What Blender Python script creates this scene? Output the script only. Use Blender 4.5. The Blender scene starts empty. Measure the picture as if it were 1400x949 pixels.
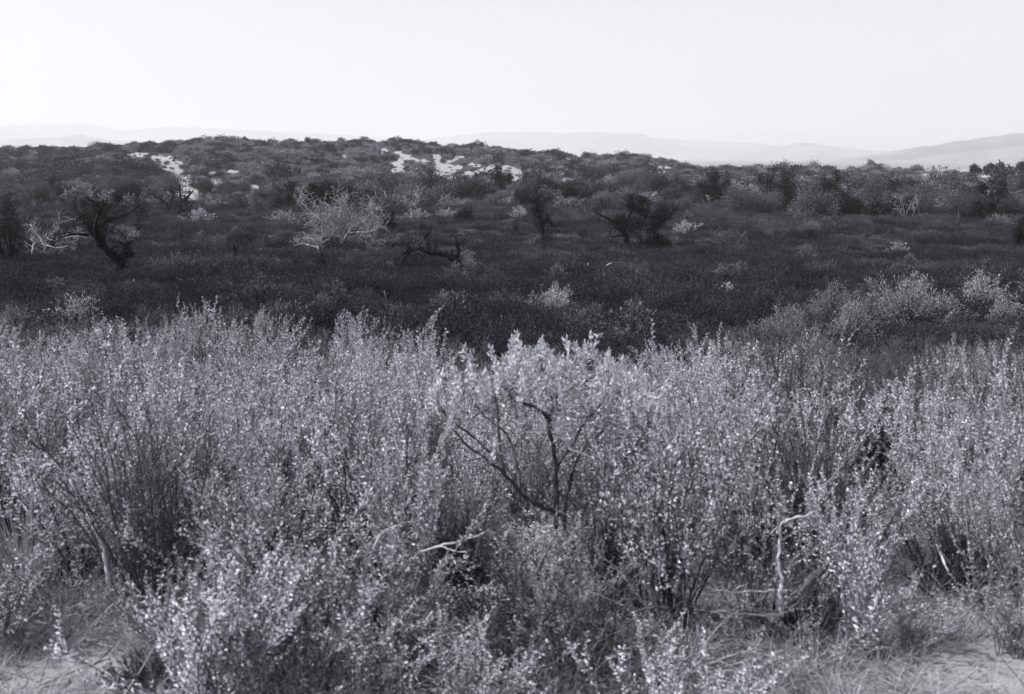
import bpy, math, random
import numpy as np
from mathutils import Vector

R = math.radians
rnd = random.Random(11)
nr = np.random.RandomState(7)
scene = bpy.context.scene
COL = scene.collection

# ------------------------------------------------------------------ camera
F, CX, CY = 1500.0, 700.0, 474.5          # focal length and centre, in pixels of a 1400 px wide frame
HOR = 215.0
TH = math.atan((CY - HOR) / F)
CAMZ = 2.0
ct, st = math.cos(TH), math.sin(TH)

def ray(px, py):
    a, b = (px - CX) / F, (CY - py) / F
    return np.array([a, ct + b * st, -st + b * ct])

def proj(x, y, z):
    dz = z - CAMZ
    dep = y * ct - dz * st
    up = y * st + dz * ct
    dep = np.maximum(dep, 1e-3)
    return CX + F * x / dep, CY - F * up / dep

# ------------------------------------------------------------------ terrain
PY = np.array([-1e6, 0, 6, 12, 17, 25, 40, 60, 80, 100, 1e6], float)
PZ = np.array([0, 0, -.02, -.35, -.8, -1.4, -2.4, -3.45, -3.85, -4, -4], float)
CU = np.array([-900, -400, 0, 100, 170, 230, 300, 370, 460, 560, 650, 740, 800, 858, 885, 920, 960, 1100, 1280, 1400, 2300], float)
CV = np.array([226, 214, 207, 203, 197.5, 195, 192, 196, 196, 195, 202, 209.5, 214.5, 213, 217.5, 225, 231.5, 233, 233, 232, 236], float)
DC = 340.0

def sstep(t):
    t = np.clip(t, 0, 1)
    return t * t * (3 - 2 * t)

WOB = {}

def wob(x, y, s, seed):
    if (s, seed) not in WOB:
        r = np.random.RandomState(seed)
        WOB[(s, seed)] = [(r.uniform(0, 2 * math.pi), s * r.uniform(.5, 2.2), r.uniform(0, 6.3)) for i in range(7)]
    out = 0
    for a, k, q in WOB[(s, seed)]:
        out = out + np.sin((x * math.cos(a) + y * math.sin(a)) * k + q) / 7 ** .5
    return out

def ground(x, y):
    x = np.asarray(x, float); y = np.asarray(y, float)
    p = (np.interp(y * .9, PY, PZ) + np.interp(y, PY, PZ) + np.interp(y * 1.1, PY, PZ)) / 3
    u = CX + F * x / (np.maximum(y, 3.) * .985)
    cz = CAMZ + (HOR - np.interp(u, CU, CV)) / F * DC - .9
    s = sstep((y - 150) / (DC - 150)) * .6 + np.clip((y - 150) / (DC - 150), 0, 1) * .4
    z = p * (1 - s) + cz * s
    t = sstep((y - DC) / 500)
    z = np.where(y > DC, cz * (1 - t) - 16 * t, z)
    amp = .03 + .1 * sstep((y - 10) / 20) + .28 * sstep((y - 120) / 60)
    far = sstep((y - DC) / 400)
    return z + amp * (1 - far * .5) * wob(x, y, .12, 3) + .02 * wob(x, y, 1.6, 4) * (y < 60)

def gz(x, y):
    return float(ground(x, y))

def hit(px, py, dmax=900):
    d = ray(px, py)
    t = 1.5 * 1.004 ** np.arange(1, int(math.log(dmax / 1.5) / math.log(1.004)))
    under = CAMZ + d[2] * t < ground(d[0] * t, d[1] * t)
    i = int(np.argmax(under)) if under.any() else len(t) - 1
    p = d * t[i]
    return p[0], p[1], gz(p[0], p[1])

# bare sandy patches: (px, py, half width, half height)
SAND_RUNS = [([(176, 213), (188, 212), (200, 213)], 3.5, 2.5), ([(213, 217), (230, 221), (238, 228), (240, 238), (246, 250), (255, 266)], 6, 10),
    ([(178, 271), (195, 271), (206, 270)], 3, 4), ([(134, 265), (150, 266)], 3, 3), ([(44, 278), (66, 277)], 3, 2.5), ([(108, 270), (126, 269)], 2.5, 2.5),
    ([(287, 237), (295, 237)], 2.5, 2.5), ([(312, 236), (325, 235)], 2.5, 2.5), ([(296, 248), (290, 258), (286, 264)], 3.5, 4),
    ([(304, 269), (318, 262), (332, 263), (346, 257)], 5, 7), ([(524, 203), (530, 207)], 3, 4), ([(540, 209), (556, 213), (570, 218), (586, 221)], 2.2, 3),
    ([(558, 216), (545, 219), (536, 225)], 2.5, 4), ([(546, 225), (549, 232), (540, 240)], 5, 5), ([(598, 213), (600, 223), (604, 231), (611, 240)], 4, 7.5),
    ([(609, 223), (622, 218), (635, 213)], 2.5, 2), ([(619, 229), (630, 229)], 3, 3), ([(641, 226), (655, 226)], 4, 3), ([(622, 243), (645, 241), (664, 236), (678, 230)], 4.5, 6),
    ([(690, 229), (701, 237), (711, 246)], 5, 7), ([(767, 247), (779, 249)], 4, 4), ([(774, 216.5), (790, 217.5), (807, 219)], 1.8, 1.5),
    ([(424, 216), (431, 216)], 2, 2), ([(470, 212), (474, 216)], 2.5, 2.5), ([(903, 229), (917, 229)], 2, 2), ([(396, 233), (404, 234)], 2, 2), ([(897, 236), (909, 236)], 2, 2),
    ([(1262, 239), (1280, 235), (1300, 233), (1340, 232.5), (1400, 235), (1470, 236)], 2.4, 3.2), ([(1338, 242), (1362, 241)], 3, 3)]
SAND = []; _r = random.Random(2)
for _pts, _w0, _w1 in SAND_RUNS:
    _p = np.array(_pts, float); _l = np.concatenate([[0], np.cumsum(np.hypot(*np.diff(_p, axis=0).T))])
    for _t in np.arange(0, _l[-1] + .1, 2.):
        _w = (_w0 + (_w1 - _w0) * _t / _l[-1]) * (1 + .25 * math.sin(_t * .9 + _w0 * 7))
        _k = _r.uniform(.55, 1.3)
        SAND.append((float(np.interp(_t, _l, _p[:, 0])) + _r.gauss(0, .55) * _w, float(np.interp(_t, _l, _p[:, 1])) + _r.gauss(0, .22) * _w, _w * 1.15 * _k, _w * .7 * _k))
SAND_NEAR = [(140, 918, 75, 34), (40, 940, 70, 40), (1350, 920, 120, 45), (1200, 935, 110, 26), (1010, 945, 70, 18), (-60, 900, 60, 60), (1460, 900, 80, 60)]

def sandmask(u, v, which=SAND, soft=1.0):
    m = np.zeros_like(u)
    for (a, b, c, d) in which:
        q = ((u - a) / (c * soft)) ** 2 + ((v - b) / (d * soft)) ** 2
        m = np.maximum(m, np.clip(1.35 - q, 0, 1))
    return m

# ------------------------------------------------------------------ materials (monochrome print: every surface is a cool grey)
def grey(l, b=1.0):
    b = min(b, 2.2)
    return (l * (1 - .028 * b), l * (1 - .012 * b), l * (1 + .07 * b), 1)

def newmat(name):
    m = bpy.data.materials.new(name); m.use_nodes = True
    nt = m.node_tree; nt.nodes.clear()
    out = nt.nodes.new('ShaderNodeOutputMaterial')
    return m, nt, out

def node(nt, typ, **kw):
    n = nt.nodes.new(typ)
    for k, v in kw.items():
        if isinstance(k, str) and hasattr(n, k):
            setattr(n, k, v)
        else:
            n.inputs[k].default_value = v
    return n

def math_(nt, op, a, b):
    n = nt.nodes.new('ShaderNodeMath'); n.operation = op
    for i, v in enumerate((a, b)):
        if isinstance(v, (int, float)): n.inputs[i].default_value = v
        else: nt.links.new(v, n.inputs[i])
    return n.outputs[0]

def leaf_mat(name, lum, spread=.5, transl=.3, rough=.5, objvar=.3, b=1.0, spec=.35):
    m, nt, out = newmat(name)
    L = nt.links.new
    at = nt.nodes.new('ShaderNodeAttribute'); at.attribute_name = 'tone'
    oi = nt.nodes.new('ShaderNodeObjectInfo')
    f1 = math_(nt, 'MULTIPLY_ADD', at.outputs['Fac'], 2 * spread); f1.node.inputs[2].default_value = 1 - spread
    f2 = math_(nt, 'MULTIPLY_ADD', oi.outputs['Random'], 2 * objvar); f2.node.inputs[2].default_value = 1 - objvar
    f = math_(nt, 'MULTIPLY', f1, f2)
    mul = nt.nodes.new('ShaderNodeVectorMath'); mul.operation = 'SCALE'
    mul.inputs[0].default_value = grey(lum, b)[:3]
    L(f, mul.inputs['Scale'])
    p = nt.nodes.new('ShaderNodeBsdfPrincipled')
    p.inputs['Roughness'].default_value = rough
    p.inputs['Specular IOR Level'].default_value = spec
    L(mul.outputs[0], p.inputs['Base Color'])
    if transl > 0:
        t = nt.nodes.new('ShaderNodeBsdfTranslucent')
        L(mul.outputs[0], t.inputs['Color'])
        mx = nt.nodes.new('ShaderNodeMixShader'); mx.inputs[0].default_value = transl
        L(p.outputs[0], mx.inputs[1]); L(t.outputs[0], mx.inputs[2]); L(mx.outputs[0], out.inputs['Surface'])
    else:
        L(p.outputs[0], out.inputs['Surface'])
    return m

def bark_mat(name, lum, var=.5, scale=14., b=1.0):
    m, nt, out = newmat(name)
    L = nt.links.new
    tc = nt.nodes.new('ShaderNodeTexCoord')
    n = nt.nodes.new('ShaderNodeTexNoise'); n.inputs['Scale'].default_value = scale; n.inputs['Detail'].default_value = 5
    L(tc.outputs['Object'], n.inputs['Vector'])
    cr = nt.nodes.new('ShaderNodeValToRGB')
    cr.color_ramp.elements[0].position = .3; cr.color_ramp.elements[1].position = .7
    cr.color_ramp.elements[0].color = grey(lum * (1 - var), b); cr.color_ramp.elements[1].color = grey(lum * (1 + var), b)
    L(n.outputs['Fac'], cr.inputs[0])
    p = nt.nodes.new('ShaderNodeBsdfPrincipled'); p.inputs['Roughness'].default_value = .85
    p.inputs['Specular IOR Level'].default_value = .2
    L(cr.outputs[0], p.inputs['Base Color'])
    bp = nt.nodes.new('ShaderNodeBump'); bp.inputs['Strength'].default_value = .5; bp.inputs['Distance'].default_value = .02
    L(n.outputs['Fac'], bp.inputs['Height']); L(bp.outputs[0], p.inputs['Normal'])
    L(p.outputs[0], out.inputs['Surface'])
    return m

M = {}
M['leaf_pale'] = leaf_mat('pale_leaf', .56, .5, .2, .55, .25, 1., .2)
M['leaf_mid'] = leaf_mat('grey_leaf', .44, .55, .2, .55, .3, 1., .2)
M['leaf_dim'] = leaf_mat('dull_leaf', .28, .55, .3, .5, .3)
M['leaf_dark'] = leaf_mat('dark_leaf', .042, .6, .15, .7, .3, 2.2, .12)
M['leaf_black'] = leaf_mat('blackish_leaf', .018, .6, .1, .7, .3, 2.4, .08)
M['bush_pale'] = leaf_mat('bush_leaf', .33, .55, .2, .55, .3, 1., .2)
M['tuft'] = leaf_mat('tuft_leaf', .56, .5, .25, .6, .1, 1., .2)
M['dusky'] = leaf_mat('dusky_leaf', .13, .6, .15, .6, .3, 1.2, .15)
M['straw'] = leaf_mat('dry_grass', .42, .5, .3, .6, .25)
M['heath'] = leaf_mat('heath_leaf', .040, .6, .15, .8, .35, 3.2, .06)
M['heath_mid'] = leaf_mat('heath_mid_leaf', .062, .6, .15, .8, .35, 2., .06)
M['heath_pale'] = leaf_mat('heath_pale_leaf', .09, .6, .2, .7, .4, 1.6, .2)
M['hill_leaf'] = leaf_mat('hill_scrub_leaf', .185, .42, .15, .65, .38, 1.5, .2)
M['hill_dark'] = leaf_mat('hill_dark_scrub_leaf', .062, .55, .1, .7, .4, 1.8, .1)
M['belt_leaf'] = leaf_mat('brush_leaf', .098, .6, .2, .65, .5, 1.5, .2)
M['stem_dark'] = bark_mat('dark_stem', .06, .5, 30, 1.3)
M['stem'] = bark_mat('grey_stem', .16, .5, 30)
M['stem_pale'] = bark_mat('pale_stem', .42, .35, 30)
M['burnt'] = bark_mat('charred_bark', .010, .5, 9, 1.8)
M['bark'] = bark_mat('dark_bark', .022, .5, 9, 1.5)
M['bark_grey'] = bark_mat('weathered_bark', .10, .5, 9, 1.2)
M['ashen'] = bark_mat('ashen_twig', .27, .4, 9)
M['bleached'] = bark_mat('bleached_wood', .50, .4, 7)

def ground_material():
    m, nt, out = newmat('sandy_soil')
    L = nt.links.new
    tc = nt.nodes.new('ShaderNodeTexCoord')
    def noise(s, det=6, rough=.6):
        n = nt.nodes.new('ShaderNodeTexNoise'); n.inputs['Scale'].default_value = s
        n.inputs['Detail'].default_value = det; n.inputs['Roughness'].default_value = rough
        L(tc.outputs['Object'], n.inputs['Vector']); return n.outputs['Fac']
    at = nt.nodes.new('ShaderNodeAttribute'); at.attribute_name = 'sand'
    fi = nt.nodes.new('ShaderNodeAttribute'); fi.attribute_name = 'heathland'
    big, fine, grit, mid = noise(.3), noise(9., 8, .7), noise(90., 4, .7), noise(1.3, 4, .6)
    edge = math_(nt, 'ADD', at.outputs['Fac'], math_(nt, 'MULTIPLY', math_(nt, 'SUBTRACT', big, .5), 1.0))
    edge = math_(nt, 'ADD', edge, math_(nt, 'MULTIPLY', math_(nt, 'SUBTRACT', mid, .5), 1.7))
    edge = math_(nt, 'ADD', edge, math_(nt, 'MULTIPLY', math_(nt, 'SUBTRACT', fine, .5), .5))
    mr = nt.nodes.new('ShaderNodeMapRange'); mr.inputs['From Min'].default_value = .3; mr.inputs['From Max'].default_value = .55
    L(edge, mr.inputs['Value'])
    soil = nt.nodes.new('ShaderNodeValToRGB')
    soil.color_ramp.elements[0].position = .35; soil.color_ramp.elements[1].position = .68
    soil.color_ramp.elements[0].color = grey(.09); soil.color_ramp.elements[1].color = grey(.32)
    L(fine, soil.inputs[0])
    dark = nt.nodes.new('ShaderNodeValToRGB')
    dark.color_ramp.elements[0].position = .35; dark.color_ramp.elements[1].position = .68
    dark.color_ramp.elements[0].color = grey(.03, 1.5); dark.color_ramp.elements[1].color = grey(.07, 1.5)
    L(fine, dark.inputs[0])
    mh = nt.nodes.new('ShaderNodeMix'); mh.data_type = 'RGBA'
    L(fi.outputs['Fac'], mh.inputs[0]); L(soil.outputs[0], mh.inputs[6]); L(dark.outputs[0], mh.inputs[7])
    sand = nt.nodes.new('ShaderNodeValToRGB')
    sand.color_ramp.elements[0].position = .3; sand.color_ramp.elements[1].position = .7
    sand.color_ramp.elements[0].color = grey(.20, .6); sand.color_ramp.elements[1].color = grey(.38, .6)
    L(math_(nt, 'MULTIPLY_ADD', grit, .5), sand.inputs[0])
    sand.inputs[0].links[0].from_node.inputs[2].default_value = .25
    mx = nt.nodes.new('ShaderNodeMix'); mx.data_type = 'RGBA'
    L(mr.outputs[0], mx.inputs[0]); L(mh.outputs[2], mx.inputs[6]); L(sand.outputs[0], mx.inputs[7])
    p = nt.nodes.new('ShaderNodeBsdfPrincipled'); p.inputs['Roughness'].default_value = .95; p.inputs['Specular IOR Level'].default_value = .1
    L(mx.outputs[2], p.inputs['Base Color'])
    bp = nt.nodes.new('ShaderNodeBump'); bp.inputs['Strength'].default_value = .6; bp.inputs['Distance'].default_value = .04
    L(math_(nt, 'ADD', fine, math_(nt, 'MULTIPLY', grit, .3)), bp.inputs['Height']); L(bp.outputs[0], p.inputs['Normal'])
    L(p.outputs[0], out.inputs['Surface'])
    return m

def hills_material():
    m, nt, out = newmat('far_hill_scrub')
    L = nt.links.new
    tc = nt.nodes.new('ShaderNodeTexCoord')
    n = nt.nodes.new('ShaderNodeTexNoise'); n.inputs['Scale'].default_value = .0022; n.inputs['Detail'].default_value = 8; n.inputs['Roughness'].default_value = .65
    L(tc.outputs['Object'], n.inputs['Vector'])
    cr = nt.nodes.new('ShaderNodeValToRGB')
    cr.color_ramp.elements[0].position = .4; cr.color_ramp.elements[1].position = .62
    cr.color_ramp.elements[0].color = grey(.03); cr.color_ramp.elements[1].color = grey(.2)
    L(n.outputs['Fac'], cr.inputs[0])
    p = nt.nodes.new('ShaderNodeBsdfDiffuse'); L(cr.outputs[0], p.inputs['Color'])
    L(p.outputs[0], out.inputs['Surface'])
    return m

# ------------------------------------------------------------------ mesh builder
def unit(v):
    v = np.asarray(v, float)
    return v / (np.linalg.norm(v, axis=-1, keepdims=True) + 1e-9)

class Geo:
    def __init__(s):
        s.v = []; s.f = []; s.t = []; s.m = []; s.n = 0
    def empty(s):
        return s.n == 0
    def add(s, verts, faces, tone, mat=0):
        verts = np.asarray(verts, float)
        s.v.append(verts); s.f += [tuple(int(i) + s.n for i in f) for f in faces]
        s.m += [mat] * len(faces)
        s.t.append(np.broadcast_to(np.asarray(tone, float), (len(verts),)).copy()); s.n += len(verts)
    def tube(s, pts, rad, sides=4, tone=.5, mat=0):
        pts = np.asarray(pts, float); n = len(pts)
        rad = np.interp(np.linspace(0, 1, n), np.linspace(0, 1, len(rad)), rad) if len(rad) != n else np.asarray(rad)
        tan = unit(np.gradient(pts, axis=0))
        ref = np.array([.31, .17, .93]) if abs(tan[0][2]) < .9 else np.array([.9, .3, .1])
        a = unit(np.cross(tan, ref)); b = np.cross(tan, a)
        ang = np.linspace(0, 2 * math.pi, sides, endpoint=False)
        ring = (a[:, None, :] * np.cos(ang)[None, :, None] + b[:, None, :] * np.sin(ang)[None, :, None]) * rad[:, None, None] + pts[:, None, :]
        v = ring.reshape(-1, 3); fs = []
        for i in range(n - 1):
            for k in range(sides):
                k2 = (k + 1) % sides
                fs.append((i * sides + k, i * sides + k2, (i + 1) * sides + k2, (i + 1) * sides + k))
        fs.append(tuple((n - 1) * sides + k for k in range(sides)))
        fs.append(tuple(k for k in reversed(range(sides))))
        s.add(v, fs, tone, mat)
    def leaves(s, P, D, Lg, W, tone, mat=0, fold=.25, rng=nr):
        P = np.asarray(P, float); k = len(P)
        if k == 0: return
        D = unit(D); Lg = np.broadcast_to(Lg, (k,))[:, None]; W = np.broadcast_to(W, (k,))[:, None]
        S = unit(np.cross(D, unit(rng.normal(size=(k, 3)))))
        N = np.cross(D, S)
        mid = P + D * Lg * .5
        v = np.stack([P, mid + S * W * .5 + N * W * fold, P + D * Lg, mid - S * W * .5 + N * W * fold], 1).reshape(-1, 3)
        i = np.arange(k) * 4
        f = np.concatenate([np.stack([i, i + 1, i + 2], 1), np.stack([i, i + 2, i + 3], 1)])
        s.add(v, f, np.repeat(np.broadcast_to(tone, (k,)), 4), mat)
    def mesh(s, name, mats, smooth=False):
        me = bpy.data.meshes.new(name)
        me.from_pydata(np.concatenate(s.v).tolist(), [], s.f)
        a = me.attributes.new('tone', 'FLOAT', 'POINT'); a.data.foreach_set('value', np.concatenate(s.t).astype(np.float32))
        for m in mats: me.materials.append(m)
        me.polygons.foreach_set('material_index', s.m)
        if smooth: me.polygons.foreach_set('use_smooth', [True] * len(me.polygons))
        me.update()
        return me

def link(name, me, parent=None):
    o = bpy.data.objects.new(name, me); COL.objects.link(o)
    if parent is not None: o.parent = parent
    return o

def thing(name, label, cat, loc=(0, 0, 0), rz=0., scale=1., group=None):
    o = bpy.data.objects.new(name, None); COL.objects.link(o)
    o.empty_display_size = .2
    o.location = loc; o.rotation_euler = (0, 0, rz)
    o.scale = (scale,) * 3 if isinstance(scale, (int, float)) else scale
    o['label'] = label; o['category'] = cat
    if group: o['group'] = group
    return o

def dup(root, loc, rz, scale, label=None, group=None):
    r = root.copy(); COL.objects.link(r); r.location = loc; r.rotation_euler = (0, 0, rz)
    r.scale = (scale,) * 3 if isinstance(scale, (int, float)) else scale
    if label: r['label'] = label
    if group: r['group'] = group
    for ch in list(root.children):
        c = ch.copy(); COL.objects.link(c); c.parent = r
    return r

def structure(name, me):
    o = link(name, me); o['kind'] = 'structure'; return o

# ------------------------------------------------------------------ ground sheet
def build_ground():
    ang = np.concatenate([np.linspace(-29, 29, 581), np.arange(34, 327, 5.)])   # degrees from +Y, clockwise
    ang = R(1) * ang
    rr = [.4]
    while rr[-1] < 520: rr.append(rr[-1] * 1.019)
    while rr[-1] < 26000: rr.append(rr[-1] * 1.07)
    rr = np.array(rr)
    A, RR = np.meshgrid(ang, rr)
    X, Y = RR * np.sin(A), RR * np.cos(A)
    Z = ground(X, Y)
    nA, nR = len(ang), len(rr)
    v = np.stack([X, Y, Z], -1).reshape(-1, 3)
    v = np.vstack([v, [[0, 0, gz(0, 0)]]])
    i = np.arange(nR - 1)[:, None] * nA + np.arange(nA)[None, :]
    j = np.arange(nR - 1)[:, None] * nA + (np.arange(nA)[None, :] + 1) % nA
    q = np.stack([i, i + nA, j + nA, j], -1).reshape(-1, 4).tolist()
    c = len(v) - 1
    q += [[c, k, (k + 1) % nA] for k in range(nA)]
    me = bpy.data.meshes.new('ground'); me.from_pydata(v.tolist(), [], q)
    # flip check: want normals up
    me.update()
    if me.polygons[1000].normal.z < 0: me.flip_normals()
    u, w = proj(v[:, 0], v[:, 1], v[:, 2])
    ok = v[:, 1] > 1
    s = np.where(ok & (v[:, 1] > 120), sandmask(u, w), 0)
    s = np.maximum(s, np.where(ok & (v[:, 1] < 14), sandmask(u, w, SAND_NEAR) * .8, 0))
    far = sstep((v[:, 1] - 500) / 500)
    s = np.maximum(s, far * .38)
    a = me.attributes.new('sand', 'FLOAT', 'POINT'); a.data.foreach_set('value', s.astype(np.float32))
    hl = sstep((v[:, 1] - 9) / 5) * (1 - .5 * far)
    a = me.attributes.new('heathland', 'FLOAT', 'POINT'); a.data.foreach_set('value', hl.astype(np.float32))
    me.materials.append(ground_material())
    me.polygons.foreach_set('use_smooth', [True] * len(me.polygons))
    structure('ground', me)

build_ground()

# ------------------------------------------------------------------ hazy far hills, each ridge a body with its own distance and depth
def ridge(name, D, depth, pts, seed, rough=.3):
    pts = np.array(pts, float)
    u = np.linspace(pts[0, 0], pts[-1, 0], int((pts[-1, 0] - pts[0, 0]) / 3))
    crest = np.interp(u, pts[:, 0], pts[:, 1])
    r = np.random.RandomState(seed)
    k = np.ones(5) / 5
    crest = np.convolve(np.pad(crest, 2, 'edge'), k, 'valid')
    crest += sum(r.uniform(.15, .45) * np.sin(u / l * 6.28 + r.uniform(0, 6)) for l in (7, 13, 23, 41, 70))
    zc = CAMZ + (HOR - crest) / F * D
    x0 = (u - CX) / F * .985
    rows = np.array([-1, -.8, -.6, -.42, -.28, -.16, -.07, 0, .08, .2, .4, .7, 1.])
    V = []
    base = -30.
    for q in rows:
        fade = (1 - abs(q)) ** 1.15
        yy = D + q * depth + 0 * u
        gully = 0
        for l, am in ((190, 1.), (90, .6), (43, .4)):
            gully = gully + am * np.sin(u / l * 6.28 + 2.2 * q * seed + r.uniform(-.3, .3) + 3 * math.sin(q * 3 + l))
        zz = base + (zc - base) * fade * (1 + rough * gully * abs(q) * (1 - abs(q)) * 3)
        xs = x0 * (D + q * depth * .3)
        V.append(np.stack([xs, yy, zz], -1))
    n = len(u); v = np.concatenate(V)
    f = []
    for a in range(len(rows) - 1):
        for b in range(n - 1):
            f.append((a * n + b, a * n + b + 1, (a + 1) * n + b + 1, (a + 1) * n + b))
    me = bpy.data.meshes.new(name); me.from_pydata(v.tolist(), [], f); me.materials.append(HILLM)
    me.polygons.foreach_set('use_smooth', [True] * len(f)); me.update()
    structure(name, me)

HILLM = hills_material()
ridge('hills', 11800, 1900, [(-420, 186), (-200, 176), (-60, 174), (0, 173), (60, 172), (120, 170), (142, 174), (165, 181), (190, 178), (235, 174.5), (290, 176), (340, 180), (400, 182), (480, 186), (560, 194), (640, 206), (720, 216)], 3)
ridge('hills', 10500, 1500, [(430, 214), (520, 201), (590, 191), (640, 184.5), (690, 181), (760, 183), (815, 182), (878, 184.5), (895, 190), (960, 193), (1040, 197), (1090, 202), (1160, 208), (1240, 216)], 5)
ridge('hills', 20000, 2500, [(780, 208), (860, 190), (930, 183), (1010, 184), (1080, 181), (1160, 184), (1240, 180), (1330, 177), (1420, 176), (1560, 180), (1800, 200)], 8)
ridge('hills', 8600, 900, [(1010, 216), (1060, 205), (1082, 197), (1108, 195), (1130, 200), (1180, 205), (1230, 208), (1320, 216)], 9)
ridge('hills', 5600, 1400, [(1090, 226), (1150, 219.5), (1200, 211), (1250, 202), (1300, 195.5), (1340, 189), (1380, 184.5), (1400, 183), (1460, 181), (1560, 188), (1700, 205), (1850, 222)], 12, .16)
ridge('hills', 7600, 1200, [(-420, 205), (-200, 196), (-40, 192), (40, 191), (80, 188), (112, 185), (150, 192), (190, 195), (240, 199), (330, 208), (400, 216)], 14)

# ------------------------------------------------------------------ plant growers
def rv(rng, s=1.):
    return np.array([rng.gauss(0, s), rng.gauss(0, s), rng.gauss(0, s)])

def grow(g, p, d, L, r, lvl, maxl, rng, ends, wig=.22, up=.08, kids=(3, 5), spread=.75, lenf=(.45, .75), rmin=.008, mat=0, segs=6, store=None):
    """a branch that wanders, and its side branches; the tips go into `ends`"""
    g_here = g if store is None else store[min(lvl, len(store) - 1)]
    pts = [np.array(p, float)]; d = unit(d)
    for i in range(segs):
        d = unit(d + rv(rng, wig) + np.array([0, 0, up]))
        pts.append(pts[-1] + d * L / segs)
    r1 = max(r * .45, rmin)
    g_here.tube(pts, [r, r1], 7 if lvl == 0 else 4 if lvl == 1 else 3, rng.random(), mat)
    if lvl >= maxl:
        ends.append((pts[-1], d)); ends.append((pts[len(pts) * 2 // 3], d))
        return
    for k in range(rng.randint(*kids)):
        t = rng.uniform(.3, 1.) if k else 1.
        i = min(int(t * segs), segs)
        q = pts[i]; dd = unit(pts[min(i + 1, segs)] - pts[max(i - 1, 0)])
        nd = unit(dd + unit(rv(rng)) * spread + np.array([0, 0, up]))
        grow(g, q, nd, L * rng.uniform(*lenf), max((r + (r1 - r) * t) * .62, rmin), lvl + 1, maxl, rng, ends, wig * 1.1, up, kids, spread, lenf, rmin, mat, max(3, segs - 1), store)

def crown_leaves(g, ends, per, sig, size, rng, mat=0, updir=.5):
    E = np.array([e[0] for e in ends]); k = len(E) * per
    P = np.repeat(E, per, 0) + rng.normal(size=(k, 3)) * np.asarray(sig)
    D = rng.normal(size=(k, 3)) + np.array([0, 0, updir])
    g.leaves(P, D, size * rng.uniform(.6, 1.4, k), size * .6 * rng.uniform(.6, 1.4, k), rng.random(k), mat, rng=rng)

def make_tree(name, label, kind, x, y, z, H, W, seed, group=None, rz=None):
    """kinds: burnt (bare black), dead (bleached), oak (dark leafy), bare (grey twigs), green (leafy, mid grey)"""
    rng = random.Random(seed); nrr = np.random.RandomState(seed)
    px = y / F                                   # size of a photo pixel at this distance
    trunk, limbs, twigs = Geo(), Geo(), Geo()
    ends = []
    n = {'burnt': 2, 'dead': 3, 'oak': 3, 'bare': 4, 'green': 4}[kind] + rng.randint(0, 1)
    r0 = H * {'burnt': .045, 'dead': .028, 'oak': .04, 'bare': .02, 'green': .028}[kind]
    rmin = max(.007, px * {'burnt': .26, 'dead': .22, 'oak': .2, 'bare': .22, 'green': .2}[kind])
    a0 = rng.uniform(0, 6.28)
    root = thing(name, label, 'tree', (x, y, z - .05), 0, group=group)
    for s in range(n):
        a = a0 + s * 6.28 / n + rng.uniform(-.5, .5)
        tl = rng.uniform(.35, .75) * W / H * 1.3
        d = np.array([math.cos(a) * tl, math.sin(a) * tl, 1.])
        grow(None, (math.cos(a) * r0, math.sin(a) * r0, 0), d, H * rng.uniform(.55, .75), r0 * rng.uniform(.7, 1), 0,
             {'burnt': 3, 'dead': 3, 'oak': 2, 'bare': 3, 'green': 2}[kind], rng, ends, .2, .06,
             (3, 5), .8, (.42, .66), rmin, 0, 6, [trunk, limbs, twigs])
    bm = {'burnt': M['burnt'], 'dead': M['ashen'], 'oak': M['burnt'], 'bare': M['bark_grey'], 'green': M['bark']}[kind]
    tip = max(e[0][2] for e in ends)
    wid = max(1e-3, np.percentile([math.hypot(e[0][0], e[0][1]) for e in ends], 90))
    sz, sx = H / tip * .97, W * .5 / wid
    for g in (trunk, limbs, twigs):
        for v in g.v: v[:, 2] *= sz; v[:, 0] *= sx; v[:, 1] *= sx
    ends = [(e[0] * np.array([sx, sx, sz]), e[1]) for e in ends]
    link('trunk', trunk.mesh('trunk', [bm], True), root)
    if not limbs.empty(): link('limbs', limbs.mesh('limbs', [bm], True), root)
    if not twigs.empty(): link('twigs', twigs.mesh('twigs', [M['ashen'] if kind == 'dead' else bm]), root)
    if kind != 'dead':
        c = Geo()
        small = H / px < 26
        per = {'oak': 44, 'green': 36, 'burnt': 3, 'bare': 9, 'dead': 2}[kind]
        size = max(.04, px * {'oak': 1.7, 'green': 1.6, 'burnt': 1.3, 'bare': 1.2, 'dead': 1.}[kind])
        sg = .15 if small else .06
        crown_leaves(c, ends, per, (W * sg, W * sg, H * sg), size, nrr)
        cm = {'oak': M['leaf_black'], 'green': M['belt_leaf'], 'burnt': M['leaf_dark'], 'bare': M['belt_leaf'], 'dead': M['leaf_mid']}[kind]
        link('crown', c.mesh('crown', [cm]), root)
    return root

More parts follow.
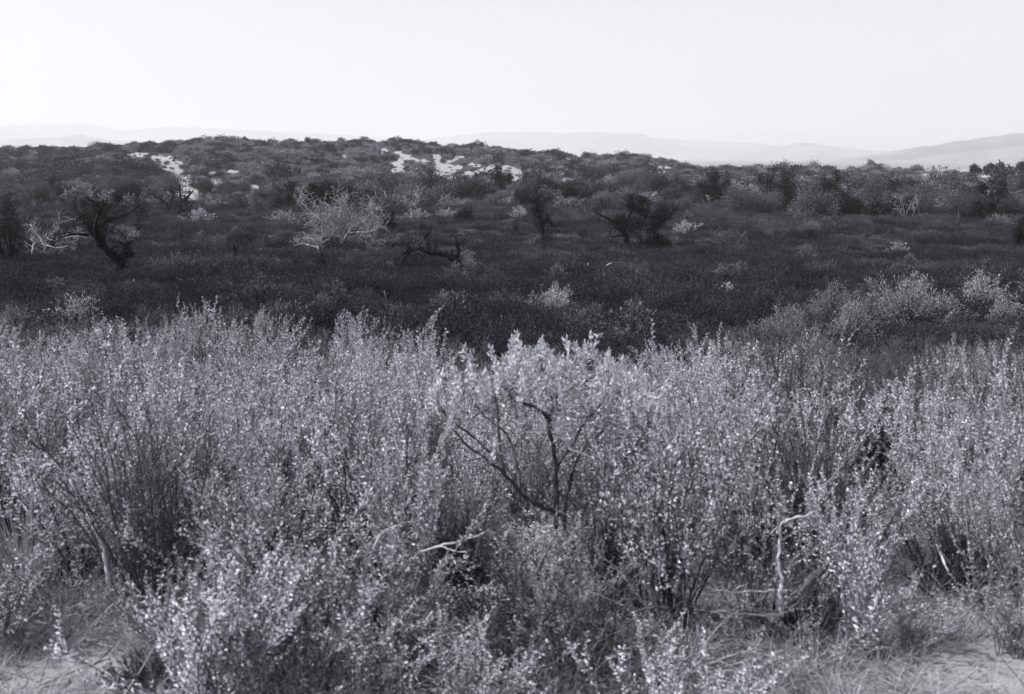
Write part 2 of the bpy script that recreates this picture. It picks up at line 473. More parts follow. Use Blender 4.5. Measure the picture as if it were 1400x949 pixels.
def dome_bush_geo(H, W, seed, leaf, n=600, lumps=7, gs=None, shell=.55):
    """lumpy rounded bush: short stems and leaves gathered on several lobes"""
    rng = np.random.RandomState(seed)
    c, s = Geo(), Geo()
    cen = []
    for k in range(lumps):
        a = rng.uniform(0, 6.28); q = rng.uniform(0, .62) ** .7
        cen.append((math.cos(a) * q * W * .5, math.sin(a) * q * W * .5, H * rng.uniform(.3, .66), rng.uniform(.2, .36)))
    cen = np.array(cen)
    pick = rng.randint(0, lumps, n)
    dv = unit(rng.normal(size=(n, 3))); rad = shell + (1 - shell) * rng.random(n)
    P = cen[pick, :3] + dv * (cen[pick, 3] * rad)[:, None] * np.array([W, W, H * 1.1])
    P[:, 2] = np.maximum(P[:, 2], .03 * H)
    D = dv + rng.normal(size=(n, 3)) * .7 + np.array([0, 0, .5])
    c.leaves(P, D, leaf * rng.uniform(.6, 1.5, n), leaf * .55 * rng.uniform(.6, 1.4, n), rng.random(n), rng=rng)
    for k in range(lumps):
        p1 = cen[k, :3]
        mid = p1 * np.array([.45, .45, .5]) + rng.normal(size=3) * .04 * W
        s.tube([np.array([p1[0] * .08, p1[1] * .08, 0]), mid, p1, p1 + unit(p1) * .2 * H], [H * .02, H * .008], 4)
    return c, s

def fan_bush_geo(H, W, seed, leaf, n, thick):
    """many thin stems fanning up from the root to an uneven dome, needle leaves along their outer part"""
    rng = np.random.RandomState(seed); s, c = Geo(), Geo()
    ns = int(np.clip(n / 20, 44, 120))
    tips = []
    lob = [(rng.uniform(0, 6.28), rng.uniform(.15, .38)) for _ in range(3)]
    for k in range(ns):
        a = rng.uniform(0, 6.28); e = rng.random() ** .8
        out = 1 + sum(am * math.cos((i + 2) * a + ph) for i, (ph, am) in enumerate(lob))
        tip = np.array([math.cos(a) * e * W * .5 * out, math.sin(a) * e * W * .5 * out, H * math.sqrt(max(.06, 1 - .85 * e * e)) * rng.uniform(.6, 1.1) * (1 + .3 * math.sin(3 * a + lob[0][0]) * e)])
        b0 = tip * np.array([.12, .12, 0])
        mid = b0 + (tip - b0) * .5 + np.array([0, 0, .08 * H]) + rng.normal(size=3) * .03 * W
        s.tube([b0, mid, tip], [thick * 1.6, thick], 3, rng.random())
        tips.append((b0, mid, tip))
    T = np.array(tips); pick = rng.randint(0, ns, n); t = (.3 + .72 * rng.random(n) ** .75)[:, None]
    B0, MI, TI = T[pick, 0], T[pick, 1], T[pick, 2]
    P = (1 - t) ** 2 * B0 + 2 * t * (1 - t) * MI + t * t * TI + rng.normal(size=(n, 3)) * np.array([W, W, H]) * .028
    P[:, 2] = np.maximum(P[:, 2], .02 * H)
    D = unit(TI - B0) * 1.1 + rng.normal(size=(n, 3)) * .6
    c.leaves(P, D, leaf * rng.uniform(.7, 1.6, n), leaf * .38 * rng.uniform(.6, 1.4, n), rng.random(n), rng=rng)
    return c, s

def make_bush(name, label, x, y, z, H, W, seed, leafm, stemm, leaf=None, n=900, group=None, cat='bush', round_=False):
    leaf = leaf or max(.02, y / F * 2.4)
    if round_: c, s = dome_bush_geo(H, W, seed, leaf, n, 6)
    else: c, s = fan_bush_geo(H, W, seed, leaf, n, max(.003, y / F * .16))
    root = thing(name, label, cat, (x, y, z - .03), 0, group=group)
    link('stems', s.mesh('stems', [stemm]), root)
    link('foliage', c.mesh('foliage', [leafm]), root)
    return root

# ------------------------------------------------------------------ scatter of stuff by geometry nodes
def proto_collection(name, meshes):
    c = bpy.data.collections.new(name)
    for i, me in enumerate(meshes):
        o = bpy.data.objects.new('%s_%d' % (name, i), me); c.objects.link(o)
    return c

def scatter(name, label, P, rot, scl, pick, protos):
    k = len(P)
    me = bpy.data.meshes.new(name); me.from_pydata(np.asarray(P).tolist(), [], [])
    a = me.attributes.new('rot', 'FLOAT_VECTOR', 'POINT'); a.data.foreach_set('vector', np.asarray(rot, np.float32).ravel())
    a = me.attributes.new('scl', 'FLOAT_VECTOR', 'POINT'); a.data.foreach_set('vector', np.asarray(scl, np.float32).ravel())
    a = me.attributes.new('pick', 'INT', 'POINT'); a.data.foreach_set('value', np.asarray(pick, np.int32))
    o = link(name, me); o['kind'] = 'stuff'; o['label'] = label; o['category'] = name.replace('_', ' ')
    ng = bpy.data.node_groups.new(name + '_scatter', 'GeometryNodeTree')
    ng.interface.new_socket('Geometry', in_out='INPUT', socket_type='NodeSocketGeometry')
    ng.interface.new_socket('Geometry', in_out='OUTPUT', socket_type='NodeSocketGeometry')
    N = ng.nodes.new; L = ng.links.new
    gi, go = N('NodeGroupInput'), N('NodeGroupOutput')
    ci = N('GeometryNodeCollectionInfo'); ci.inputs['Collection'].default_value = proto_collection(name, protos)
    ci.inputs['Separate Children'].default_value = True; ci.inputs['Reset Children'].default_value = True
    ip = N('GeometryNodeInstanceOnPoints'); ip.inputs['Pick Instance'].default_value = True
    def attr(nm, dt):
        n = N('GeometryNodeInputNamedAttribute'); n.data_type = dt; n.inputs['Name'].default_value = nm
        return n.outputs['Attribute']
    L(gi.outputs[0], ip.inputs['Points']); L(ci.outputs[0], ip.inputs['Instance'])
    L(attr('pick', 'INT'), ip.inputs['Instance Index']); L(attr('rot', 'FLOAT_VECTOR'), ip.inputs['Rotation']); L(attr('scl', 'FLOAT_VECTOR'), ip.inputs['Scale'])
    L(ip.outputs[0], go.inputs[0])
    md = o.modifiers.new('scatter', 'NODES'); md.node_group = ng
    return o

def sector(n, y0, y1, rng, half=.62, power=1.):
    """random ground points in the wedge before the camera"""
    t = rng.random(n)
    y = np.sqrt(y0 ** 2 + t * (y1 ** 2 - y0 ** 2)) if power == 1 else y0 + (y1 - y0) * t
    x = rng.uniform(-1, 1, n) * (y * half + 1.5)
    return x, y

# ---- low dark heath of the hollow
def heath_clump(seed, leafm, H=.42, W=.8, stems=130, lpp=5):
    rng = np.random.RandomState(seed); g = Geo()
    for i in range(stems):
        a = rng.uniform(0, 6.28); q = math.sqrt(rng.random()) * W * .5
        b = np.array([math.cos(a) * q, math.sin(a) * q, 0])
        tilt = rng.normal(size=3) * .22 + np.array([b[0] * .5, b[1] * .5, 1])
        h = H * rng.uniform(.5, 1.15)
        top = b + unit(tilt) * h
        g.leaves([b], [top - b], h, .008, .4 * rng.random(), 0, rng=rng)
        tt = rng.uniform(.25, 1., lpp)
        P = b + (top - b) * tt[:, None] + rng.normal(size=(lpp, 3)) * .015
        D = rng.normal(size=(lpp, 3)) * .6 + unit(tilt)
        g.leaves(P, D, rng.uniform(.03, .085, lpp), rng.uniform(.008, .022, lpp), rng.random(lpp), 0, rng=rng)
    return g.mesh('heath_clump', [leafm])

rng = np.random.RandomState(21)
xs, ys, sc = [], [], []
for (n, a, b, s) in ((2600, 10.5, 28, .8), (3600, 26, 60, 1.15), (5200, 58, 135, 1.7), (2500, 130, 215, 2.3)):
    x, y = sector(n, a, b, rng)
    xs.append(x); ys.append(y); sc.append(np.full(n, s) * rng.uniform(.7, 1.25, n))
x, y, s = map(np.concatenate, (xs, ys, sc))
z = ground(x, y)
u, v = proj(x, y, z)
keep = sandmask(u, v - 3) < .3
dense = wob(x, y, .35, 31)
x, y, z, s = x[keep], y[keep], z[keep], s[keep]
hz = s * (1 + .38 * wob(x, y, .8, 9)) * np.where(y > 60, .62, .8) 
pal = (wob(x, y, .22, 33) + rng.normal(size=len(x)) * .5 > 1.55 - .9 * (y > 92)) | (rng.random(len(x)) < .03)
mid_ = (wob(x, y, .45, 35) + rng.normal(size=len(x)) * .6 > .55 - .6 * (y > 92))
pick = np.where(pal, rng.randint(4, 6, len(x)), np.where(mid_, rng.randint(6, 9, len(x)), rng.randint(0, 4, len(x))))
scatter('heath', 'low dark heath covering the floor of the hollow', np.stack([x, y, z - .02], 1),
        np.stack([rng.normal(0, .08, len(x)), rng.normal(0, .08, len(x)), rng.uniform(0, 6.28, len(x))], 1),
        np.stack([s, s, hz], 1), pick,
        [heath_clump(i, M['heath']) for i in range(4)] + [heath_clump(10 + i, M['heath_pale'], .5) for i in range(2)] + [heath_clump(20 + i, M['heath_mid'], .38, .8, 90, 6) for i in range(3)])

# ---- chaparral of the low hill
def hill_bush_mesh(seed, H, W, n=330, mat='hill_leaf'):
    c, s = dome_bush_geo(H, W, seed, .20, int(n * 1.5), 7, shell=.4)
    g = Geo()
    for a in (c,):
        for vv, tt in zip(a.v, a.t): pass
        g.add(np.concatenate(a.v), a.f, np.concatenate(a.t))
    return g.mesh('hill_bush', [M[mat]])

rng = np.random.RandomState(40)
n = 9000
y = 128 + (372 - 128) * rng.random(n) ** .85
x = rng.uniform(-1, 1, n) * (y * .6 + 2)
z = ground(x, y)
u, v = proj(x, y, z)
hide = np.maximum.reduce([sandmask(u + du, v - dv, SAND, 1.15) for dv in (0, 2.5, 5, 7.5) for du in (-4, 0, 4)])
onsand = (hide >= .35)
keep = ~onsand | (rng.random(n) < .34)
keep &= ~((u > 1255) & (v - 8 < 240) & (rng.random(n) < .85))
keep &= (rng.random(n) < np.clip((y - 120) / 60, .1, 1))
x, y, z, u, onsand = x[keep], y[keep], z[keep], u[keep], onsand[keep]
n = len(x)
clump = .5 + .5 * np.clip(wob(x, y, .16, 12), -1, 1)
s = rng.lognormal(0, .28, n) * (.75 + .45 * clump)
s = np.where(u > 980, s * 1.15, s) * np.where(onsand, .42, 1)
scatter('scrub', 'grey chaparral scrub covering the low hill', np.stack([x, y, z - .1], 1),
        np.stack([np.zeros(n), np.zeros(n), rng.uniform(0, 6.28, n)], 1),
        np.stack([s * 1.15, s * 1.15, s * rng.uniform(.75, 1.1, n)], 1), np.where(rng.random(n) < np.where(u < 260, .62, .3) + .25 * wob(x, y, .2, 55), rng.randint(6, 9, n), rng.randint(0, 6, n)),
        [hill_bush_mesh(50 + i, rng.uniform(1.0, 1.5), rng.uniform(1.7, 2.4)) for i in range(6)] + [hill_bush_mesh(60 + i, rng.uniform(1.3, 1.7), rng.uniform(1.9, 2.7), 380, 'hill_dark') for i in range(3)])

# ------------------------------------------------------------------ world, sun, haze
SUN_EL, SUN_AZ = R(49), R(-98)      # azimuth from +Y (view direction) clockwise: from the left, a little behind the camera
sun_dir = Vector((math.sin(SUN_AZ) * math.cos(SUN_EL), math.cos(SUN_AZ) * math.cos(SUN_EL), math.sin(SUN_EL)))
sd = bpy.data.lights.new('sun', 'SUN'); sd.energy = 4.8; sd.angle = R(.5); sd.color = (1, .985, .96)
so = bpy.data.objects.new('sun', sd); COL.objects.link(so); so.location = (0, 0, 30)
so.rotation_euler = sun_dir.to_track_quat('Z', 'Y').to_euler()

w = bpy.data.worlds.new('World'); scene.world = w; w.use_nodes = True
nt = w.node_tree; nt.nodes.clear()
sky = nt.nodes.new('ShaderNodeTexSky'); sky.sky_type = 'NISHITA'; sky.sun_disc = False
sky.sun_elevation = SUN_EL; sky.sun_rotation = SUN_AZ
sky.air_density = 1.3; sky.dust_density = 2.5; sky.altitude = 300
sep = nt.nodes.new('ShaderNodeSeparateColor'); nt.links.new(sky.outputs[0], sep.inputs[0])
# panchromatic film records the sky's light as grey
mulv = nt.nodes.new('ShaderNodeVectorMath'); mulv.operation = 'SCALE'; mulv.inputs[0].default_value = (.955, .975, 1.055)
nt.links.new(sep.outputs[1], mulv.inputs['Scale'])
bg = nt.nodes.new('ShaderNodeBackground'); bg.inputs['Strength'].default_value = .142
nt.links.new(mulv.outputs[0], bg.inputs['Color'])
wo = nt.nodes.new('ShaderNodeOutputWorld'); nt.links.new(bg.outputs[0], wo.inputs['Surface'])

def build_haze():
    m, nt, out = newmat('haze_air')
    pv = nt.nodes.new('ShaderNodeVolumePrincipled')
    pv.inputs['Color'].default_value = (.97, .98, 1, 1)
    pv.inputs['Density'].default_value = 2.0e-4
    pv.inputs['Anisotropy'].default_value = .15
    nt.links.new(pv.outputs[0], out.inputs['Volume'])
    r, z0, z1 = 26500., -45., 640.
    v = [(a, b, c) for c in (z0, z1) for b in (-r, r) for a in (-r, r)]
    f = [(0, 2, 3, 1), (4, 5, 7, 6), (0, 1, 5, 4), (2, 6, 7, 3), (0, 4, 6, 2), (1, 3, 7, 5)]
    me = bpy.data.meshes.new('haze'); me.from_pydata(v, [], f); me.materials.append(m)
    o = link('haze', me); o['kind'] = 'stuff'; o['label'] = 'pale summer haze fading the far hills'; o['category'] = 'haze'
build_haze()

# ------------------------------------------------------------------ trees and bushes of the hollow and the belt behind it
def px_point(px, py, Y):
    d = ray(px, py); t = Y / d[1]
    return np.array([d[0] * t, Y, CAMZ + d[2] * t])

def shaped_tree(name, label, base, limbs, crown=(), seed=1, cat='tree', wood='burnt', twig=1.0, twig_mat=None, twig_len=.35):
    """a tree with limbs of a given course: limbs = (points (px, py, metres of depth), base width px, tip width px)"""
    rng = random.Random(seed); nrr = np.random.RandomState(seed)
    sink = 7 if base[1] > 295 and cat == 'tree' else 0        # the heath hides the foot of the trunk
    bx, by, bz = hit(base[0], base[1] + sink)
    k = by / F
    root = thing(name, label, cat, (bx, by, bz - .05))
    o = np.array([bx, by, bz - .05])
    first = True
    ends = []
    for pts, w0, w1 in limbs:
        tw = Geo()
        P = []
        if sink and abs(pts[0][1] - base[1]) < 8 and len(pts) > 2: pts = [(pts[0][0], pts[0][1] + sink + 2) + tuple(pts[0][2:])] + list(pts)
        for q in pts:
            off = q[2] if len(q) > 2 else 0
            p = px_point(q[0], q[1], by); p[1] += off; P.append(p - o)
        # subdivide and roughen
        P = np.array(P); tt = np.linspace(0, len(P) - 1, (len(P) - 1) * 4 + 1)
        Q = np.stack([np.interp(tt, np.arange(len(P)), P[:, a]) for a in range(3)], 1)
        for _ in range(2): Q[1:-1] = (Q[:-2] + 2 * Q[1:-1] + Q[2:]) / 4
        Q[1:-1] += nrr.normal(size=Q[1:-1].shape) * k * .5
        g = Geo(); rr = np.linspace(w0, w1, len(Q)) * k * .5 * nrr.uniform(.85, 1.15, len(Q))
        g.tube(Q, rr, 7)
        nm = 'trunk' if first else 'limb'; first = False
        lo = link(nm, g.mesh(nm, [M[wood]], True), root)
        m = int(len(Q) * twig)
        for j in range(m):
            i = rng.randint(len(Q) // 3, len(Q) - 1)
            dd = unit(unit(rv(rng)) + np.array([0, 0, .35]) + unit(Q[min(i + 1, len(Q) - 1)] - Q[i - 1]) * .4)
            grow(tw, Q[i], dd, twig_len * rng.uniform(.5, 1.3) * 60 * k, rr[i] * .4, 1, 3, rng, ends, .25, .05, (2, 3), .9, (.5, .8), k * (.24 if wood == 'bleached' else .3), 0, 5)
        if not tw.empty():
            link('twigs', tw.mesh('twigs', [twig_mat or M['ashen' if wood == 'bleached' else wood]]), lo)
    for (px, py, rx, ry, n, size, mat) in crown:
        c = Geo()
        dv = unit(nrr.normal(size=(n, 3))) * nrr.uniform(.15, 1, (n, 1)) ** .6
        # lumpy: gather the leaves on a few clumps
        cl = unit(nrr.normal(size=(9, 3))) * .75
        pick = nrr.randint(0, 9, n)
        dv = cl[pick] * .8 + dv * .5
        P = px_point(px, py, by) - o + dv * np.array([rx, (rx + ry) * .5, ry]) * k
        c.leaves(P, dv + nrr.normal(size=(n, 3)) * .8 + np.array([0, 0, .4]), size * k * nrr.uniform(.6, 1.4, n), size * .5 * k * nrr.uniform(.6, 1.4, n), nrr.random(n), rng=nrr)
        link('crown', c.mesh('crown', [M[mat]]), root)
    return root

shaped_tree('burnt_tree', 'large charred black tree with a forked trunk and pale regrowth on its right', (163, 371),
    [([(164, 373), (162, 360), (150, 345), (137, 332), (128, 318), (117, 309), (112, 298, .5), (100, 296, .8), (88, 305, 1)], 12, 2.5),
     ([(163, 366), (167, 352), (170, 338, .3), (168, 328, .5)], 15, 9),
     ([(139, 334), (141, 322, -.5), (142, 309, -.8), (148, 292, -1.), (158, 276, -1)], 13, 2),
     ([(128, 318), (134, 305, .6), (130, 290, .9), (118, 280, 1.2), (106, 276, 1.4)], 8, 2),
     ([(142, 309, -.8), (150, 300), (166, 296, .4), (176, 284, .8)], 6, 1.5),
     ([(120, 322), (110, 318, -.5), (98, 322, -.8), (88, 332, -1)], 4, 1.2),
     ([(168, 330), (180, 320, .4), (188, 308, .6)], 5, 1.2)],
    [(172, 319, 20, 11, 1500, 2.2, 'leaf_dim'), (138, 303, 28, 20, 1500, 2., 'leaf_black'), (150, 288, 34, 17, 900, 1.9, 'leaf_black'), (112, 292, 24, 12, 420, 1.8, 'leaf_dark')], 3, twig=.9, twig_len=.33)

shaped_tree('fallen_tree', 'leaning charred tree arched over to the left with bare crooked limbs', (634, 371),
    [([(636, 374), (628, 362), (621, 354), (610, 349), (600, 346), (590, 347), (582, 342), (570, 338), (562, 342), (552, 346)], 12, 4),
     ([(582, 342), (580, 333, .4), (576, 328, .6), (584, 321, .6), (588, 312, .6)], 8, 2.2),
     ([(568, 339), (560, 345), (553, 352), (548, 362)], 5, 2),
     ([(571, 338), (566, 348, -.4), (563, 357, -.6)], 3, 1.2),
     ([(622, 355), (627, 346), (626, 336), (622, 331), (616, 332)], 6.5, 2),
     ([(576, 328, .6), (570, 330, .9), (560, 336, 1.1)], 3, 1)],
    [(598, 331, 26, 9, 420, 1.8, 'leaf_dark'), (643, 354, 16, 12, 900, 2., 'leaf_dim')], 5, twig=.45, twig_len=.2)

shaped_tree('oak_tree', 'wide dark scrub oak with several stems and a bare limb jutting left', (860, 333),
    [([(858, 334), (856, 324), (853, 312), (858, 300), (864, 288), (866, 277)], 9, 3),
     ([(857, 324), (848, 312, -.5), (842, 304, -.7), (826, 296, -.8), (811, 288, -.8)], 5, 2.4),
     ([(884, 336), (888, 322, .6), (896, 310, .8), (909, 301, .8), (922, 294, .8), (923, 285, .8)], 7, 2.2),
     ([(878, 336), (876, 318, .8), (884, 300, 1.), (889, 284, 1.)], 6, 2),
     ([(853, 322), (843, 321, -.8), (828, 322, -1)], 3, 1.4)],
    [(872, 280, 17, 14, 1500, 2.4, 'leaf_black'), (858, 308, 21, 20, 2300, 2.4, 'leaf_black'), (888, 303, 21, 20, 2000, 2.4, 'leaf_black'),
     (909, 288, 12, 11, 900, 2.3, 'leaf_dark'), (876, 324, 20, 11, 600, 2., 'leaf_dim'), (905, 330, 19, 13, 2200, 2.4, 'leaf_black'),
     (880, 338, 28, 7, 1500, 2.2, 'leaf_dark')], 7, twig=.6, twig_len=.25)

shaped_tree('oak_tree', 'dark columnar tree standing alone beside the wide oak', (743, 331),
    [([(743, 333), (742, 318), (740, 304), (737, 290), (735, 276), (734, 264)], 8, 2),
     ([(741, 306), (750, 298, .4), (755, 306, .4), (756, 314, .4)], 3, 1),
     ([(740, 300), (731, 294, -.4), (726, 284, -.4)], 3, 1)],
    [(741, 303, 15, 11, 1200, 1.9, 'leaf_black'), (736, 283, 12, 11, 1000, 1.9, 'leaf_black'), (733, 268, 10, 7, 500, 1.9, 'leaf_dark'), (738, 322, 17, 6, 400, 1.9, 'leaf_dark')], 9, twig=.5, twig_len=.18)

shaped_tree('dead_tree', 'bleached dead tree with a dense fan of pale bare branches', (466, 334),
    [([(468, 336), (466, 325), (463, 314), (461, 303), (464, 291), (470, 281)], 4.2, 1),
     ([(468, 330), (474, 319, .6), (484, 309, .8), (497, 300, 1), (508, 290, 1)], 3.2, .9),
     ([(463, 314), (454, 305, -.5), (442, 300, -.7), (432, 293, -.7)], 2.4, .8),
     ([(474, 319, .6), (490, 318, 0), (508, 316, -.5), (518, 308, -.5)], 2.2, .8),
     ([(466, 322), (458, 322, -.5), (446, 321, -.8), (438, 327, -.8)], 2.2, .8)],
    [(490, 306, 34, 16, 500, 1.4, 'leaf_mid')], 12, wood='bleached', twig=2.2, twig_len=.32)
shaped_tree('dead_tree', 'bleached dead bush with crooked white branches left of the forked black tree', (62, 347),
    [([(63, 349), (61, 338), (64, 327), (72, 318), (80, 313)], 3, 1), ([(61, 338), (52, 328, .4), (44, 320, .5), (36, 308, .5)], 3.4, 1.4),
     ([(45, 345), (46, 336), (44, 326)], 4, 2), ([(64, 327), (78, 329), (92, 324), (108, 322)], 2.4, .9), ([(63, 335), (76, 340), (92, 336)], 2.6, 1)],
    [], 14, wood='bleached', twig=.9, twig_len=.22)
shaped_tree('dead_tree', 'low bleached dead branches at the foot of the pale fan-shaped tree', (432, 338),
    [([(436, 338), (430, 330), (424, 324), (414, 326)], 3, 1.2), ([(434, 338), (424, 337, .4), (410, 333, .6), (398, 338, .6)], 2.6, 1)], [], 15, wood='bleached', twig=1., twig_len=.16)
shaped_tree('snag', 'split forked snag with a white torn top between the pale tree and the leaning tree', (520, 361),
    [([(520, 362), (523, 352), (525, 342), (527, 330), (528, 320)], 3.4, 1.8), ([(512, 361), (514, 352), (521, 345)], 3, 1.6), ([(514, 350), (516, 340, .3), (517, 332, .3)], 2.2, 1.2)],
    [], 16, cat='snag', wood='bark_grey', twig=.3, twig_len=.1)
shaped_tree('snag', 'small black snag standing alone in the heath', (319, 360),
    [([(319, 362), (321, 352), (322, 343), (319, 333)], 5, 2), ([(321, 352), (316, 346), (313, 340)], 3, 1.2), ([(322, 343), (328, 334), (329, 330)], 2, 1)],
    [(320, 336, 8, 6, 40, 1.6, 'leaf_dark')], 17, cat='snag', twig=.5, twig_len=.12)
shaped_tree('burnt_tree', 'black V-shaped bare tree in front of the white sand slide', (236, 294),
    [([(236, 296), (231, 286), (226, 276), (214, 270), (207, 264)], 5, 1.6), ([(238, 296), (246, 287), (248, 276), (258, 268), (264, 260)], 6, 1.6),
     ([(246, 287), (247, 272), (246, 260)], 3, 1.2), ([(231, 286), (236, 274), (233, 262)], 3, 1.2)],
    [(226, 280, 20, 10, 600, 1.8, 'leaf_dark'), (252, 278, 15, 14, 700, 1.8, 'leaf_black')], 18, twig=.7, twig_len=.2)
shaped_tree('dead_tree', 'two curved bleached branches rising from the heath like horns', (820, 366),
    [([(812, 372), (805, 366), (803, 360)], 1.8, 1.2), ([(827, 370), (829, 363), (834, 359), (837, 360)], 1.8, 1.1)], [], 19, wood='bleached', twig=0)
shaped_tree('dead_tree', 'bleached branch bowed over beside the dark belt trees', (955, 283),
    [([(960, 285), (957, 281), (951, 279), (942, 278)], 2.4, 1.4)], [], 20, wood='bleached', twig=.3, twig_len=.08)
for i, (px, py, h, wd, lab) in enumerate([(885, 374, 8, 4, 'short white stub in the heath below the wide oak'), (541, 390, 12, 3, 'thin white stub in the heath below the forked snag'),
        (182, 387, 5, 3, 'tiny white stub in the heath below the forked black tree'), (529, 412, 14, 2, 'slender pale stick at the near edge of the heath'),
        (1087, 366, 9, 2, 'thin pale stub in the heath at right'), (41, 430, 22, 2, 'pale crooked dead stick beside the leftmost thicket'), (56, 492, 40, 3, 'tall dead stick among the left thicket shrubs'),
        (712, 408, 6, 5, 'white stub beside the pale rounded bush of the heath'), (600, 420, 24, 2, 'thin dark dead stalk at the near edge of the heath'), (630, 432, 26, 2, 'dead stalk leaning before the heath')]):
    rr_ = random.Random(300 + i)
    ln = rr_.uniform(-.25, .25)
    shaped_tree('dead_stub', lab, (px, py), [([(px, py + 3), (px + ln * h * .4, py - h * .5), (px + ln * h, py - h)], wd, wd * .5)] + ([([(px + ln * h * .4, py - h * .5), (px + ln * h * .4 + h * .25, py - h * .8)], wd * .6, wd * .3)] if h > 10 else []),
                [], 310 + i, cat='stub', wood='stem_dark' if 'dark' in lab else 'bleached', twig=0)

# generic trees: (px, base py, top py, width px, kind, label)
TREES = [
 (12, 366, 266, 52, 'oak', 'tall black leafy tree cut by the left edge of the view'),
 (315, 285, 254, 48, 'bare', 'grey bare tree before the scattered sand patches on the hill foot'),
 (497, 275, 240, 58, 'green', 'dark fan-shaped tree above the bleached fan of branches'),
 (435, 286, 252, 34, 'oak', 'dark round-headed tree left of the dark fan-shaped tree'),
 (390, 284, 250, 36, 'oak', 'low dark tree at the foot of the hill above a pale bush'),
 (684, 264, 229, 24, 'oak', 'narrow dark tree beside the right edge of the sand slope'),
 (741, 260, 228, 52, 'burnt', 'bare spreading tree above the lone columnar tree'),
 (798, 262, 230, 48, 'burnt', 'bare black tree with fanning limbs behind the wide oak'),
 (880, 260, 226, 50, 'bare', 'bare grey tree with a pale trunk above the wide oak'),
 (972, 282, 231, 46, 'oak', 'big dark tree where the hill runs out into the plain'),
 (1060, 288, 224, 58, 'oak', 'broad black tree breaking the skyline at the left of the belt'),
 (1010, 276, 240, 30, 'dead', 'small bleached tree beside the broad black skyline tree'),
 (1125, 292, 236, 44, 'oak', 'second large dark tree of the right-hand belt'),
 (1190, 300, 240, 44, 'green', 'dark leafy tree with bare pale twigs at its foot'),
 (1255, 296, 244, 50, 'bare', 'grey twiggy tree in the middle of the belt'),
 (1310, 304, 246, 46, 'bare', 'wide grey twiggy tree right of the belt middle'),
 (1356, 298, 246, 40, 'oak', 'dark pointed tree near the right end of the belt'),
 (1392, 340, 296, 34, 'oak', 'low black bush-like tree at the right edge of the heath'),
 (1395, 290, 236, 44, 'green', 'dense grey tree closing the right end of the belt'),
 (1110, 234, 213, 20, 'green', 'lone round-crowned tree on the skyline of the plain'),
 (1331, 238, 228, 11, 'oak', 'leftmost dark tree on the pale sand bank at right'),
 (1350, 236, 226, 9, 'oak', 'pointed dark tree in the middle of the sand bank'),
 (1366, 237, 226, 10, 'oak', 'third dark tree on the sand bank at right'),
 (1398, 239, 225, 13, 'oak', 'dark tree on the sand bank cut by the right edge'),
 (1192, 236, 222, 10, 'green', 'small tree on the skyline halfway along the plain'),
 (545, 268, 236, 40, 'bare', 'bare twiggy tree left of the broad round thicket'),
 (530, 318, 290, 26, 'oak', 'small dark leafy tree right of the bleached fan of branches'),
 (632, 306, 284, 28, 'oak', 'small round dark tree standing alone in the upper heath'),
 (575, 284, 258, 36, 'bare', 'grey bare tree below the broad round thicket'),
 (840, 268, 238, 34, 'bare', 'grey bare tree between two fan-limbed trees'),
 (925, 262, 234, 34, 'green', 'rounded grey tree at the end of the hill'),
 (350, 296, 266, 34, 'bare', 'low twiggy tree left of the pale bush on the hollow rim'),
 (296, 286, 262, 30, 'dead', 'pale bare shrub-like tree just right of the left sand slide'),
 (332, 284, 260, 34, 'dead', 'pale bare shrub-like tree right of the grey bare tree at the hill foot'),
 (1035, 288, 252, 34, 'dead', 'pale bare tree under the broad black skyline tree'),
 (1098, 294, 262, 30, 'dead', 'pale bare tree before the second large dark tree of the belt'),
 (1240, 303, 262, 46, 'dead', 'pale bare tree before the middle of the belt'),
 (1322, 296, 268, 26, 'dead', 'pale bare tree left of the dark pointed tree of the belt'),
 (775, 276, 240, 36, 'dead', 'pale bare tree below the small sand spot beside the bare spreading tree'),
 (560, 288, 252, 34, 'dead', 'pale bare tree below the left end of the broad round thicket'),
 (192, 298, 268, 30, 'bare', 'slim twiggy tree right behind the forked black tree'),
 (20, 290, 258, 40, 'green', 'grey bushy tree at the left end of the hollow'),
 (95, 290, 262, 40, 'bare', 'twiggy tree behind the bleached dead bush'),
]
for i, (px, pb, pt, wd, kind, lab) in enumerate(TREES):
    X, Y, Z = hit(px, pb)
    k = Y / F
    make_tree({'oak': 'oak_tree', 'burnt': 'burnt_tree', 'bare': 'bare_tree', 'green': 'scrub_tree', 'dead': 'dead_tree'}[kind], lab, kind, X, Y, Z, (pb - pt) * k / .99, wd * k, 500 + i)

